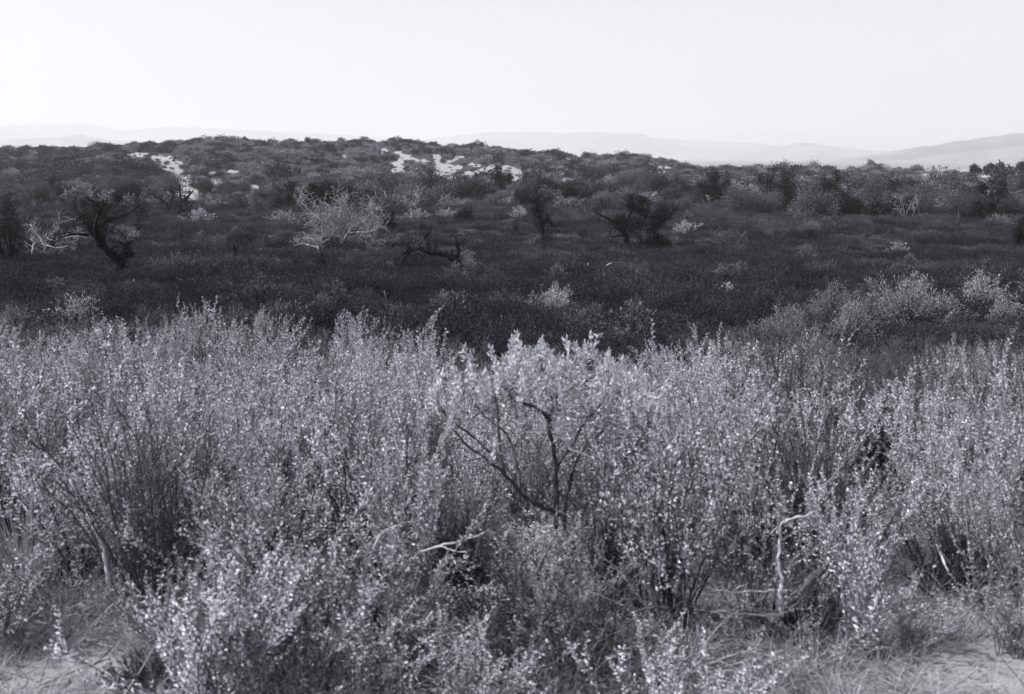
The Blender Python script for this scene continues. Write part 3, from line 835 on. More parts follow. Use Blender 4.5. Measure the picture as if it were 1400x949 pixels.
# single bushes: (px, base, top, width, leaf, stem, label)
BUSHES = [
 (590, 272, 232, 96, 'belt_leaf', 'bark', 'broad rounded grey thicket below the sand slope'),
 (640, 272, 244, 70, 'belt_leaf', 'bark', 'second rounded thicket right of the broad one'),
 (275, 304, 287, 44, 'leaf_mid', 'stem', 'pale grey bush beside the black V-shaped tree'),
 (384, 306, 289, 44, 'leaf_mid', 'stem', 'pale grey bush left of the bleached fan tree'),
 (937, 322, 302, 38, 'leaf_mid', 'stem', 'pale bush tucked against the right side of the wide oak'),
 (757, 432, 389, 74, 'bush_pale', 'stem', 'pale rounded bush standing in the middle of the heath'),
 (790, 456, 430, 54, 'bush_pale', 'stem', 'pale low bush in front of the rounded bush of the heath'),
 (694, 452, 433, 40, 'leaf_mid', 'stem_dark', 'small bush of pale tufts left of the low heath bushes'),
 (716, 452, 433, 22, 'leaf_pale', 'stem_dark', 'small pale tuft at the near edge of the heath'),
 (995, 410, 388, 42, 'leaf_pale', 'stem_dark', 'pair of pale rounded tufts on the dark heath'),
 (1240, 446, 374, 112, 'bush_pale', 'stem_dark', 'tall domed pale bush at the right of the heath'),
 (1342, 438, 376, 96, 'bush_pale', 'stem_dark', 'wide pale bush right of the tall domed bush'),
 (1290, 446, 400, 74, 'leaf_dim', 'stem_dark', 'low grey bush filling the gap between the two tall pale bushes at right'),
 (1190, 444, 396, 60, 'leaf_dim', 'stem_dark', 'grey bush pressed against the left side of the tall domed bush'),
 (1376, 448, 404, 70, 'leaf_dim', 'stem_dark', 'low grey bush before the wide pale bush at right'),
 (1105, 462, 420, 66, 'dusky', 'stem_dark', 'dusky low bush behind the pale speckled bush'),
 (1030, 486, 440, 70, 'leaf_dim', 'stem_dark', 'grey bush at the ragged near edge of the heath right of centre'),
 (930, 486, 452, 66, 'dusky', 'stem_dark', 'dusky bush at the near edge of the heath right of the tufted shrub'),
 (858, 474, 444, 52, 'leaf_dim', 'stem_dark', 'small grey bush at the near edge of the heath behind the tufted shrub'),
 (650, 478, 448, 60, 'dusky', 'stem_dark', 'dusky low bush behind the left shoulder of the tufted shrub'),
 (590, 482, 440, 66, 'leaf_dim', 'stem_dark', 'grey bush where the left thicket thins out into the heath'),
 (540, 462, 418, 60, 'leaf_dim', 'stem_dark', 'grey tufted bush rising behind the left thicket near the centre'),
 (200, 446, 414, 50, 'dusky', 'stem_dark', 'dusky bush behind the left thicket right of the tufted bush'),
 (20, 456, 416, 70, 'leaf_dim', 'stem_dark', 'grey bush at the left edge behind the thicket'),
 (1410, 430, 384, 60, 'bush_pale', 'stem_dark', 'pale bush cut by the right edge of the view'),
 (1140, 448, 386, 100, 'leaf_dim', 'stem_dark', 'spreading grey bush left of the tall domed bush'),
 (1160, 470, 410, 70, 'bush_pale', 'stem', 'pale speckled bush in front of the spreading grey bush'),
 (1075, 470, 416, 80, 'leaf_dim', 'stem', 'low grey bush at the left end of the right-hand bushes'),
 (1225, 352, 332, 40, 'leaf_dim', 'stem', 'pale patchy bush in the upper heath at right'),
 (1108, 330, 312, 34, 'leaf_black', 'stem_dark', 'black bush at the top of the heath below the belt'),
 (1130, 318, 296, 60, 'heath_pale', 'stem', 'dull pale bush at the foot of the belt'),
 (1060, 328, 306, 40, 'heath_pale', 'stem', 'dull grey bush at the foot of the broad skyline tree'),
 (1365, 312, 294, 40, 'leaf_dim', 'stem', 'pale bush low in the right end of the belt'),
 (1000, 344, 312, 70, 'heath_pale', 'stem', 'wide dull bush right of the wide oak'),
 (405, 378, 346, 44, 'leaf_dark', 'stem_dark', 'dark bush below the bleached branches'),
 (441, 376, 344, 34, 'leaf_dark', 'stem_dark', 'dark bush right of its twin below the bleached branches'),
 (380, 370, 356, 20, 'leaf_mid', 'stem', 'small pale bush left of the two dark bushes'),
 (488, 372, 340, 62, 'heath_pale', 'stem', 'dull pale bush at the foot of the split snag'),
 (534, 372, 360, 28, 'leaf_mid', 'stem', 'low pale bush between the split snag and the leaning tree'),
 (612, 300, 286, 40, 'leaf_dim', 'stem', 'pale flat bush above the leaning tree'),
 (570, 302, 286, 40, 'leaf_dim', 'stem', 'grey flat bush right of the small dark leafy tree'),
 (710, 300, 284, 34, 'leaf_dim', 'stem', 'pale bush left of the columnar tree'),
 (705, 322, 306, 22, 'leaf_dark', 'stem_dark', 'small dark bush left of the foot of the columnar tree'),
 (800, 300, 280, 50, 'heath_pale', 'stem', 'dull twiggy bush above the jutting bare limb'),
 (830, 284, 262, 46, 'heath_pale', 'stem', 'dull mottled bush behind the wide oak'),
 (895, 274, 256, 40, 'leaf_dark', 'stem_dark', 'dark rounded bush behind the wide oak'),
 (106, 446, 401, 54, 'leaf_mid', 'stem_dark', 'tufted bush rising above the left thicket'),
 (40, 300, 275, 80, 'heath_pale', 'stem', 'dull mound-shaped bush below the left end of the hill'),
]
for i, (px, pb, pt, wd, lm, sm, lab) in enumerate(BUSHES):
    X, Y, Z = hit(px, pb)
    k = Y / F
    make_bush('bush', lab, X, Y, Z, (pb - pt) * k, wd * k, 700 + i, M[lm], M[sm], n=int(np.clip(wd * (pb - pt) * .85, 500, 8000)))

# the brush belt: copies of a few trees; nothing in the photo tells these apart
protos = []
for i, (kind, nm, lab) in enumerate([('oak', 'oak_tree', 'dark dense low tree crowded into the brush belt between heath and hill'), ('oak', 'oak_tree', None), ('green', 'scrub_tree', 'grey bushy low tree crowded into the brush belt between heath and hill'),
                       ('green', 'scrub_tree', None), ('bare', 'bare_tree', 'bare twiggy low tree crowded into the brush belt between heath and hill'), ('bare', 'bare_tree', None), ('dead', 'dead_tree', 'bleached dead low tree crowded into the brush belt between heath and hill')]):
    lab = lab or protos[-1][1]
    protos.append((None, lab, kind, nm, 900 + i))
GR = {'oak': 'dark trees of the brush belt', 'green': 'grey trees of the brush belt', 'bare': 'bare trees of the brush belt', 'dead': 'bleached trees of the brush belt'}
made = {}
rng = random.Random(77)
spots = []
tries = 0
while len(spots) < 210 and tries < 6000:
    tries += 1
    px = rng.uniform(-40, 1440)
    right = sstep((px - 760) / 250)
    if rng.random() > .45 + .55 * right: continue
    pb = rng.uniform(262, 286 + 14 * right)
    X, Y, Z = hit(px, pb)
    if sandmask(np.array([px]), np.array([pb - 12.]))[0] > .2 or sandmask(np.array([px]), np.array([pb - 24.]))[0] > .2: continue
    if any((X - a) ** 2 + (Y - b) ** 2 < 1.6 ** 2 for a, b, *_ in spots): continue
    spots.append((X, Y, Z, right, (pb - np.interp(px, CU, CV) + 4) * Y / F))
for X, Y, Z, right, top in spots:
    i = rng.choice([0, 1, 2, 3, 4, 5, 4, 5, 2, 3, 6, 6] if right < .5 else [0, 1, 0, 1, 2, 3, 4, 5, 4, 5, 6, 6])
    _, lab, kind, nm, seed = protos[i]
    s = min(rng.uniform(.75, 1.25), max(.45, top / 2.3))
    if i not in made:
        made[i] = make_tree(nm, lab, kind, X, Y, Z, 2.3, 2.8, seed, GR[kind]); made[i].scale = (s,) * 3
    else:
        dup(made[i], (X, Y, Z - .05), rng.uniform(0, 6.28), s)

# low tufts scattered over the heath
rng = random.Random(313); first = []
for i in range(70):
    px, pb = rng.uniform(10, 1395), 300 + 170 * rng.random() ** 1.2
    X, Y, Z = hit(px, pb)
    if any(a < px < c and d < pb < e for a, c, d, e in ((530, 665, 320, 384), (70, 205, 300, 384), (425, 545, 300, 370), (715, 770, 290, 345), (800, 935, 300, 350))): continue
    hs = rng.uniform(.55, .95) * (1 + Y / 90)
    if len(first) < 5:
        i = len(first)
        first.append(make_bush('heath_tuft', ['grey low tuft scattered over the dark heath', 'dusky low tuft scattered over the dark heath'][i % 2], X, Y, Z, .62, .9, 1500 + i, M[['dusky', 'heath_pale'][i % 2]], M['stem_dark'], leaf=.06, n=900, group=['grey tufts on the heath', 'dusky tufts on the heath'][i % 2], cat='tuft'))
        first[-1].scale = (hs,) * 3
    else:
        dup(rng.choice([first[0], first[1], first[3]] if Y < 30 else first), (X, Y, Z - .03), rng.uniform(0, 6.28), hs)

# bushes that stand up along the crest of the hill
for i, (px, hh, wd, lab) in enumerate([(14, 6, 14, 'dark bush on the left end of the hill crest'), (36, 5, 10, 'small bush near the left end of the hill crest'), (186, 5, 11, 'dark bush on the rising left crest of the hill'),
        (262, 6, 12, 'rounded bush left of the hill summit'), (276, 6, 12, 'rounded bush at the left of the hill summit pair'), (300, 6, 15, 'bush on the summit of the hill'), (336, 5, 12, 'bush just right of the hill summit'),
        (372, 5, 12, 'wide bush on the crest right of the summit'), (421, 6, 8, 'single small bush standing up from the level crest'), (466, 5, 10, 'bush midway along the level crest'), (558, 5, 10, 'dark bush above the sand slope'),
        (571, 6, 9, 'darkest bush above the sand slope'), (655, 4, 14, 'bush at the start of the falling crest'), (706, 5, 14, 'low bush on the falling crest'), (752, 6, 18, 'dark rounded bush on the falling crest'),
        (802, 6, 16, 'wide bush before the last hump of the crest'), (850, 7, 22, 'dark thicket capping the last hump of the crest'), (868, 6, 16, 'dark thicket right beside the one on the last hump'), (920, 6, 10, 'last bush where the crest meets the plain')]):
    Y = DC - 2; X = (px - CX) / F * Y * .985
    k = Y / F
    make_bush('bush', lab, X, Y, gz(X, Y), hh * k + .9, wd * k, 1200 + i, M['leaf_dark'], M['bark'], leaf=.33, n=420, round_=True, group='bushes along the hill crest')

# ------------------------------------------------------------------ the near thicket
def thicket_shrub(seed, H, W, leafL, leafW, spacing, n_stems=16, shoots=(4, 7), tilt=.5, leaf_from=.18, stem_r=.006, spike=False, wob_=.09):
    rng = random.Random(seed); nrr = np.random.RandomState(seed)
    st_, lf = Geo(), Geo()
    def leafy(pts, frm, scale=1.):
        pts = np.array(pts); seg = np.linalg.norm(np.diff(pts, axis=0), axis=1); tot = seg.sum()
        m = int(tot * (1 - frm) / spacing)
        if m < 1: return
        tt = frm + (1 - frm) * (np.arange(m) + nrr.random(m)) / m
        c = np.concatenate([[0], np.cumsum(seg)]) / tot
        P = np.stack([np.interp(tt, c, pts[:, a]) for a in range(3)], 1)
        T = unit(np.stack([np.interp(tt, c, np.gradient(pts[:, a])) for a in range(3)], 1))
        D = T * (.9 if not spike else 1.6) + unit(nrr.normal(size=(m, 3)))
        sz = scale * nrr.uniform(.55, 1.25, m) * (1 - .35 * tt)
        lf.leaves(P, D, leafL * sz, leafW * sz, nrr.random(m), fold=.3, rng=nrr)
    for s in range(n_stems):
        a = rng.uniform(0, 6.28); q = rng.uniform(0, .12) * W
        p = np.array([math.cos(a) * q, math.sin(a) * q, 0])
        a2 = a + rng.uniform(-.6, .6)
        lean = rng.uniform(.05, 1) * tilt * W / H
        d = unit([math.cos(a2) * lean, math.sin(a2) * lean, 1.])
        L = H * rng.uniform(.65, 1.05) * (1.1 if lean > .3 else 1)
        pts = [p]; n = 8
        for i in range(n):
            d = unit(d + rv(rng, wob_) + np.array([0, 0, .05]))
            pts.append(pts[-1] + d * L / n)
        st_.tube(pts, [stem_r * rng.uniform(.7, 1.2), stem_r * .25], 4, rng.random())
        leafy(pts, leaf_from + .15)
        for k in range(rng.randint(*shoots)):
            i = rng.randint(2, n - 1)
            dd = unit(pts[i + 1] - pts[i]) if i < n else d
            e = unit(dd + unit(rv(rng)) * .75 + np.array([0, 0, .25]))
            q = [pts[i]]; l = L * rng.uniform(.18, .42) * (1 - .4 * i / n)
            for j in range(5):
                e = unit(e + rv(rng, wob_) + np.array([0, 0, .16])); q.append(q[-1] + e * l / 5)
            st_.tube(q, [stem_r * .45, stem_r * .15], 3, rng.random())
            leafy(q, leaf_from)
    return st_, lf

def shrub_thing(name, label, cat, parts, sm, lm, loc, rz=0, scale=1., group=None):
    root = thing(name, label, cat, loc, rz, scale, group)
    link('stems', parts[0].mesh('stems', [sm], False), root)
    link('foliage', parts[1].mesh('foliage', [lm]), root)
    return root

# tops of the thicket, measured in the photograph
EU = np.array([-300, 0, 60, 120, 200, 300, 400, 470, 520, 570, 640, 720, 780, 860, 930, 990, 1040, 1090, 1180, 1300, 1400, 1700], float)
EV = np.array([440, 436, 446, 438, 424, 428, 440, 428, 434, 456, 478, 482, 478, 474, 466, 452, 440, 436, 462, 462, 458, 455], float)

KINDS = {   # H, W, leaf length, leaf width, spacing, stems, shoots, tilt, leaf_from, stem material, leaf material
 'broad': (1.0, .95, .031, .016, .0082, 20, (5, 8), .55, .05, 'stem_dark', 'leaf_pale'),
 'broadmid': (1.0, .95, .029, .013, .0080, 21, (5, 8), .55, .05, 'stem', 'leaf_mid'),
 'fine': (1.0, .9, .030, .008, .0065, 20, (5, 8), .5, .08, 'stem', 'leaf_pale'),
 'wand': (1.0, .75, .030, .011, .008, 26, (2, 5), .35, .1, 'stem', 'leaf_mid'),
 'dusky': (1.0, .9, .026, .006, .0065, 24, (5, 8), .5, .06, 'stem_dark', 'dusky'),
 'broom': (1.0, .8, .030, .004, .0050, 26, (5, 8), .45, .1, 'stem_dark', 'leaf_dim'),
 'twiggy': (1.0, 1.0, .022, .011, .017, 18, (5, 9), .6, .2, 'stem', 'leaf_mid'),
}
FLAB = {'broad': ('leafy_shrub', 'broad leaved pale shrub crowded into the thicket before the camera', 'broad leaved shrubs of the near thicket'),
        'broadmid': ('leafy_shrub', 'grey small leaved shrub crowded into the thicket before the camera', 'grey leaved shrubs of the near thicket'),
        'fine': ('feathery_shrub', 'feathery pale shrub crowded into the thicket before the camera', 'feathery shrubs of the near thicket'),
        'wand': ('wand_shrub', 'shrub of upright slender wands crowded into the thicket before the camera', 'wand shrubs of the near thicket'),
        'broom': ('broom_shrub', 'dull needle leaved shrub crowded into the thicket before the camera', 'needle leaved shrubs of the near thicket'),
        'dusky': ('dusky_shrub', 'dusky fine leaved shrub crowded into the thicket before the camera', 'dusky shrubs of the near thicket'),
        'twiggy': ('dead_shrub', 'half bare pale twiggy shrub crowded into the thicket before the camera', 'half bare shrubs of the near thicket')}
FP = {}
rng = random.Random(5)
cells = []
# (px, half width px, how near) holes kept open: dark hollows seen in the photograph, and the bare soil
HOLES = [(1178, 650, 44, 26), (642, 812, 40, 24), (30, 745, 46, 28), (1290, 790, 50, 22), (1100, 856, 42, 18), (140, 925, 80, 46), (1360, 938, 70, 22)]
y = 3.15
while y < 17:
    step = .28 + .034 * y
    half = y * .56 + .9
    nx = int(2 * half / step)
    for i in range(nx):
        X = -half + (i + rng.uniform(.1, .9)) * step; Y = y + rng.uniform(-.3, .3) * step
        cells.append((X, Y))
    y += step * .85
count = 0
for X, Y in cells:
    Z = gz(X, Y)
    u, v = proj(X, Y, Z)
    u, v = float(u), float(v)
    if any(((u - a) / c) ** 2 + ((v - b) / d) ** 2 < 1 for a, b, c, d in HOLES): continue
    env = float(np.interp(u, EU, EV)) + rng.uniform(0, 30) + 9 * float(wob(np.float64(X), np.float64(Y), 1.3, 71)) + max(0, (8 - Y)) * 9
    # the height that just reaches the measured top line at this distance
    zt = px_point(u, env, Y)[2]
    Hs = zt - Z
    lim = rng.uniform(.62, 1.05)
    if v > 925 and (u < 265 or u > 960):
        if rng.random() < .25 or u < 265 and v > 990: continue
        Hs = min(Hs, rng.uniform(.14, .30))
    if 560 < u < 960 and Y > 9.5 and rng.random() < .55: continue
    if Y > 11 and rng.random() < (Y - 11) / 6: continue
    if Hs < .28: continue
    Hs = min(Hs, lim)
    if 585 < u < 930 and 4.75 < Y < 5.6: Hs = min(Hs, rng.uniform(.24, .42) if abs(u - 757) < 70 else rng.uniform(.4, .68))
    if 600 < u < 915 and Y <= 4.9: Hs = min(Hs, px_point(u, rng.uniform(735, 800), Y)[2] - Z)
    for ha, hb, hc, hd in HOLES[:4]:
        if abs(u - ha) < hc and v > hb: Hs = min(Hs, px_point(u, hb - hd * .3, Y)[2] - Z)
    if v > 880: Hs = min(Hs, rng.uniform(.25, .5) if u > 540 else rng.uniform(.4, .75))
    if Hs < .11: continue
    if u < 560:
        k = rng.choices(['broad', 'broadmid', 'fine', 'wand', 'twiggy', 'broom'], [7, 4, .6, 2, 1, .2] if Y < 6.5 else [1.5, 4, 2, 6, 1, .5])[0]
    elif u < 960:
        k = rng.choices(['broad', 'broadmid', 'fine', 'wand', 'twiggy', 'broom'], [4.5, 4.5, 2, 2.5, 1.5, .5])[0]
    else:
        k = rng.choices(['broad', 'broadmid', 'fine', 'wand', 'twiggy', 'broom'], [1, 3, 4, 3, 1.5, 2.5] if Y < 8 else [.3, 2, 4, 4, 1, 3])[0]
    tone = float(wob(np.float64(X), np.float64(Y), 1.1, 88))
    pd = .12 + .3 * (tone < -.5) + .04 * (580 < u < 920 and v > 770) + .18 * (u > 1000 and 600 < v < 840) - .1 * (tone > .5)
    if u < 540: pd *= .3
    if Y > 9: pd += .28
    if u > 1000 and Y > 5.5: pd += .16
    if rng.random() < pd: k = 'dusky'
    if float(wob(np.float64(X), np.float64(Y), .9, 99)) > .9 and rng.random() < .5: k = 'twiggy'
    if 540 < u < 920 and k == 'twiggy': k = 'broadmid'
    var = rng.randint(0, 2)
    key = (k, var)
    wsc = (.55 + .5 * Hs) * rng.uniform(.9, 1.2)
    sc = (wsc, wsc, Hs)
    nm, lab, grp = FLAB[k]
    if key not in FP:
        kk = KINDS[k]
        parts = thicket_shrub(1000 + len(FP) * 7, *kk[:5], n_stems=kk[5], shoots=kk[6], tilt=kk[7], leaf_from=kk[8], stem_r=.0045 if k == 'twiggy' else .006, wob_=.18 if k == 'twiggy' else .10)
        FP[key] = shrub_thing(nm, lab, 'shrub', parts, M[kk[9]], M[kk[10]], (X, Y, Z - .02), rng.uniform(0, 6.28), sc, grp)
    else:
        dup(FP[key], (X, Y, Z - .02), rng.uniform(0, 6.28), sc)
    count += 1
print('thicket shrubs', count)

# ---- the main shrub in the middle: contorted dark trunk under a flat crown of pale upright tufts
def main_shrub():
    Y0 = 5.1
    rng = random.Random(4); nrr = np.random.RandomState(4)
    b = px_point(757, 775, Y0); X0 = b[0]; Z0 = gz(X0, Y0)
    root = thing('tufted_shrub', 'large shrub with a crooked dark trunk under a spreading crown of pale upright tufts', 'shrub', (X0, Y0, Z0))
    o = np.array([X0, Y0, Z0])
    def P(px, py, off=0): 
        p = px_point(px, py, Y0); p[1] += off; return p - o
    k = Y0 / F
    def limb(pts, w0, w1, mat='stem_dark', nm='limb'):
        A = np.array([P(*q) for q in pts]); tt = np.linspace(0, len(A) - 1, (len(A) - 1) * 4 + 1)
        Q = np.stack([np.interp(tt, np.arange(len(A)), A[:, c]) for c in range(3)], 1)
        for _ in range(2): Q[1:-1] = (Q[:-2] + 2 * Q[1:-1] + Q[2:]) / 4
        Q[1:-1] += nrr.normal(size=Q[1:-1].shape) * .0025
        g = Geo(); g.tube(Q, np.linspace(w0, w1, len(Q)) * k * .5 * nrr.uniform(.85, 1.15, len(Q)), 7)
        link(nm, g.mesh(nm, [M[mat]], True), root)
        return Q
    ls = []
    b0 = (757, 790)
    ls.append(limb([(757, 800), (759, 740), (760, 690), (761, 650), (757, 610), (749, 580), (754, 560), (760, 548)], 8, 5.5, nm='trunk'))
    ls.append(limb([(751, 574), (738, 556, -.06), (722, 546, -.1), (704, 540, -.14), (690, 522, -.16)], 6, 2.5))
    ls.append(limb([(758, 552), (752, 530, .05), (742, 512, .1), (736, 492, .1)], 7, 2.5))
    ls.append(limb([(760, 550), (778, 530, -.05), (800, 514, -.1), (830, 500, -.12)], 6, 2.5))
    ls.append(limb([(759, 548), (772, 522, .12), (778, 500, .2), (786, 484, .22)], 6, 2.4))
    ls.append(limb([(760, 700), (738, 690, -.05), (712, 668, -.08), (690, 640, -.1), (672, 622, -.12), (640, 600, -.14), (624, 578, -.15)], 6, 2.6))
    ls.append(limb([(690, 640, -.1), (682, 600, -.05), (680, 566, 0), (676, 530, .05), (668, 512, .05)], 5, 2.2))
    ls.append(limb([(712, 668, -.08), (704, 630, .08), (694, 600, .12), (660, 580, .16), (640, 552, .2)], 5, 2.2))
    ls.append(limb([(740, 716), (722, 690, .1), (700, 660, .16), (664, 628, .22), (606, 590, .26), (590, 560, .26)], 6, 2.4))
    ls.append(limb([(762, 640), (786, 610, .1), (806, 580, .12), (838, 552, .16), (880, 536, .18)], 5, 2))
    ls.append(limb([(766, 800), (772, 740, .1), (776, 690, .14), (790, 640, .2), (840, 600, .3), (900, 560, .36), (930, 540, .36)], 6, 2))
    q1 = limb([(757, 606), (768, 588, -.1), (776, 604, -.14), (800, 612, -.16), (826, 622, -.18)], 6, 2.6, 'stem_pale', 'broken_branch')
    tips = []
    tw, tf = Geo(), Geo()
    # tufts stand on a crown surface
    for t in range(190):
        px = rng.triangular(556, 950, 745) if t % 3 else rng.uniform(570, 945)
        top = np.interp(px, [550, 590, 640, 700, 745, 800, 860, 910, 960], [580, 520, 488, 474, 464, 468, 492, 520, 560])
        py = top + min(abs(rng.gauss(0, 34)), 95) + 10
        off = rng.uniform(-.38, .42)
        base = P(px, py + 26, off)
        # join to the nearest limb
        best = min((np.linalg.norm(L_[i] - base) + max(0, L_[i][2] - base[2]) * 2, li, i) for li, L_ in enumerate(ls) for i in range(3, len(L_)))
        src = ls[best[1]][best[2]]
        mid = (src + base) / 2 + rv(rng, .02) + np.array([0, 0, -.02])
        tip = base + unit(np.array([rng.gauss(0, .22), rng.gauss(0, .22), 1])) * rng.uniform(.07, .16)
        tw.tube([src, mid, base, tip], [.0032, .0022, .0018, .001], 3, rng.random())
        n = 46
        tt = nrr.random(n) ** .8
        pp = base + (tip - base) * tt[:, None] + nrr.normal(size=(n, 3)) * .006
        D = unit(tip - base) * .9 + nrr.normal(size=(n, 3)) * .55
        tf.leaves(pp, D, .030 * nrr.uniform(.6, 1.2, n), .0085 * nrr.uniform(.7, 1.3, n), nrr.random(n), rng=nrr)
    link('twigs', tw.mesh('twigs', [M['stem']]), root)
    link('tufts', tf.mesh('tufts', [M['tuft']]), root)
main_shrub()

# ---- other shrubs and dead wood one can tell apart in the near thicket
def named_shrub(name, label, px, py, H, W, kind, seed, stem=None, leaf=None, n_stems=None, cat='shrub', tilt=None, stem_r=.006, leaf_from=None):
    X, Y, Z = hit(px, py, 40)
    kk = KINDS[kind]
    parts = thicket_shrub(seed, H, W, *kk[2:5], n_stems=n_stems or kk[5], shoots=kk[6], tilt=tilt if tilt is not None else kk[7], leaf_from=kk[8] if leaf_from is None else leaf_from, stem_r=stem_r)
    return shrub_thing(name, label, cat, parts, M[stem or kk[9]], M[leaf or kk[10]], (X, Y, Z - .02))
named_shrub('broom_shrub', 'dark upright broom-like shrub at the foot of the tufted shrub', 835, 850, .48, .34, 'broom', 41, 'stem_dark', 'leaf_dark', 34, tilt=.4)
named_shrub('leafy_shrub', 'tall shrub with bare dark stems right of the tufted shrub', 914, 880, .98, .5, 'broadmid', 42, 'stem_dark', 'leaf_mid', 9, tilt=.25, stem_r=.009, leaf_from=.35)
named_shrub('wand_shrub', 'shrub with a dark forked stem rising right of the dark stems', 1016, 790, 1.0, .45, 'wand', 43, 'stem_dark', 'leaf_mid', 7, tilt=.3, stem_r=.009, leaf_from=.35)
named_shrub('leafy_shrub', 'shrub of many spreading dark stems left of the dark hollow at right', 1095, 640, .85, .8, 'broadmid', 44, 'stem_dark', 'leaf_mid', 12, tilt=.5, stem_r=.010, leaf_from=.3)
named_shrub('feathery_shrub', 'pale feathery shrub leaning over the dark hollow at right', 1232, 655, .62, .75, 'fine', 45, 'stem_pale', 'leaf_pale', 24, tilt=.6)
named_shrub('feathery_shrub', 'feathery upright shrub standing at the right behind the leaning one', 1330, 610, .8, .8, 'broom', 46, 'stem', 'leaf_mid', 30, tilt=.35)
named_shrub('flowering_shrub', 'pale shrub with rounded seed heads above the bare ground at right', 1180, 900, .52, .32, 'broadmid', 47, 'stem', 'leaf_pale', 10, tilt=.3)
named_shrub('tufted_shrub', 'tufted pale shrub rising at the top of the thicket left of centre', 482, 520, .72, .6, 'fine', 48, 'stem_dark', 'leaf_pale', 16, tilt=.45)
named_shrub('tufted_shrub', 'shrub with upright pale seed spikes at the top of the left thicket', 360, 510, .75, .3, 'fine', 49, 'stem', 'tuft', 7, tilt=.3)
named_shrub('tufted_shrub', 'shrub with clustered pale heads at the top of the left thicket', 268, 500, .8, .55, 'broad', 50, 'stem_dark', 'leaf_pale', 12, tilt=.35)
named_shrub('feathery_shrub', 'pale feathery spike of foliage right of the tufted shrub', 975, 560, .7, .4, 'fine', 51, 'stem', 'tuft', 10, tilt=.3)

for i, (px, py, H_, W_, lab) in enumerate([(1178, 668, .52, .42, 'dark-leaved bush standing in for shade in the hollow under the pale leaning shrub'), (640, 836, .30, .40, 'dark tangled bush standing in for shade in the hollow under the arched pale branch'),
        (32, 765, .45, .5, 'dark bush standing in for shade in the hollow at the left edge'), (1288, 812, .34, .6, 'low dark bush standing in for shade behind the slanting pale branch at right'), (1100, 872, .22, .4, 'low dark bush standing in for shade under the thick slanting branch'),
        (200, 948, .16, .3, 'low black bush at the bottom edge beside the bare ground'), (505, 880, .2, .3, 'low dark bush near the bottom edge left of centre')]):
    named_shrub('dark_bush', lab, px, py, H_, W_, 'broom', 140 + i, 'stem_dark', 'leaf_dark', 40, tilt=.7, cat='bush', leaf_from=.02)  # dark leaves added to stand in for the shade of the hollows

def stick(name, label, pts, Y0, w0, w1, mat='stem_pale', cat='branch', side=()):
    rng = np.random.RandomState(len(label))
    A = np.array([px_point(q[0], q[1], Y0 + (q[2] if len(q) > 2 else 0)) for q in pts])
    o = A[0].copy()
    root = thing(name, label, cat, tuple(o))
    def tube(A, a, b, nm):
        A = A - o; tt = np.linspace(0, len(A) - 1, (len(A) - 1) * 4 + 1)
        Q = np.stack([np.interp(tt, np.arange(len(A)), A[:, c]) for c in range(3)], 1)
        Q[1:-1] = (Q[:-2] + 2 * Q[1:-1] + Q[2:]) / 4
        Q[1:-1] += rng.normal(size=Q[1:-1].shape) * .002
        g = Geo(); g.tube(Q, np.linspace(a, b, len(Q)) * Y0 / F * .5 * rng.uniform(.8, 1.2, len(Q)), 6)
        link(nm, g.mesh(nm, [M[mat]], True), root)
    tube(A, w0, w1, 'stem')
    for sp in side:
        tube(np.array([px_point(q[0], q[1], Y0 + (q[2] if len(q) > 2 else 0)) for q in sp]), w1 * 1.1, w1 * .5, 'side_branch')
stick('dead_branch', 'pale dead branch bent at a right angle in the right thicket', [(1069, 842), (1068, 806), (1069, 795), (1064, 770), (1067, 740), (1066, 716), (1082, 710), (1100, 706), (1112, 700)], 4.15, 6, 2.2, side=[[(1066, 716), (1056, 726, .05), (1046, 738, .1)], [(1100, 706), (1116, 716, .05), (1140, 719, .1)]])
stick('dead_branch', 'pale dead branch arched over the dark hollow below the tufted shrub', [(556, 780, .1), (570, 757), (600, 746), (630, 740), (650, 733), (662, 728)], 4.2, 5, 2, side=[[(600, 746), (616, 752, -.05), (640, 756, -.1)]])
stick('dead_branch', 'curled pale dead branch left of the arched one', [(500, 780), (512, 745), (520, 730), (538, 720), (548, 718)], 4.1, 4, 2)
stick('dead_branch', 'pale fallen branch lying level below the bent dead branch', [(978, 806), (1000, 810), (1030, 809), (1060, 808), (1085, 808)], 4.2, 3, 2, side=[[(1000, 810), (1010, 801), (1024, 798)]])
stick('dead_branch', 'lower pale fallen branch lying level near the bare ground', [(970, 836), (1000, 838), (1026, 841), (1060, 842), (1080, 836)], 4.0, 3, 1.6, mat='stem')
stick('dead_branch', 'thick fallen branch slanting up through the right thicket', [(1060, 845), (1090, 812), (1112, 790), (1140, 766, .1)], 4.2, 16, 9, mat='bark_grey')
stick('dead_branch', 'dark dead branch reaching left from the dark stems', [(915, 832), (896, 830), (870, 836), (850, 846)], 3.95, 6, 3, mat='stem_dark')
stick('dead_branch', 'pale slender dead branch slanting down across the right dark hollow', [(1280, 745, .1), (1294, 775), (1302, 790), (1316, 815)], 4.6, 4, 2.4)
stick('dead_branch', 'pale leaning dead branch low in the left thicket', [(150, 800), (145, 770), (140, 745), (128, 722), (110, 690, .1), (95, 655, .1)], 4.4, 7, 3)

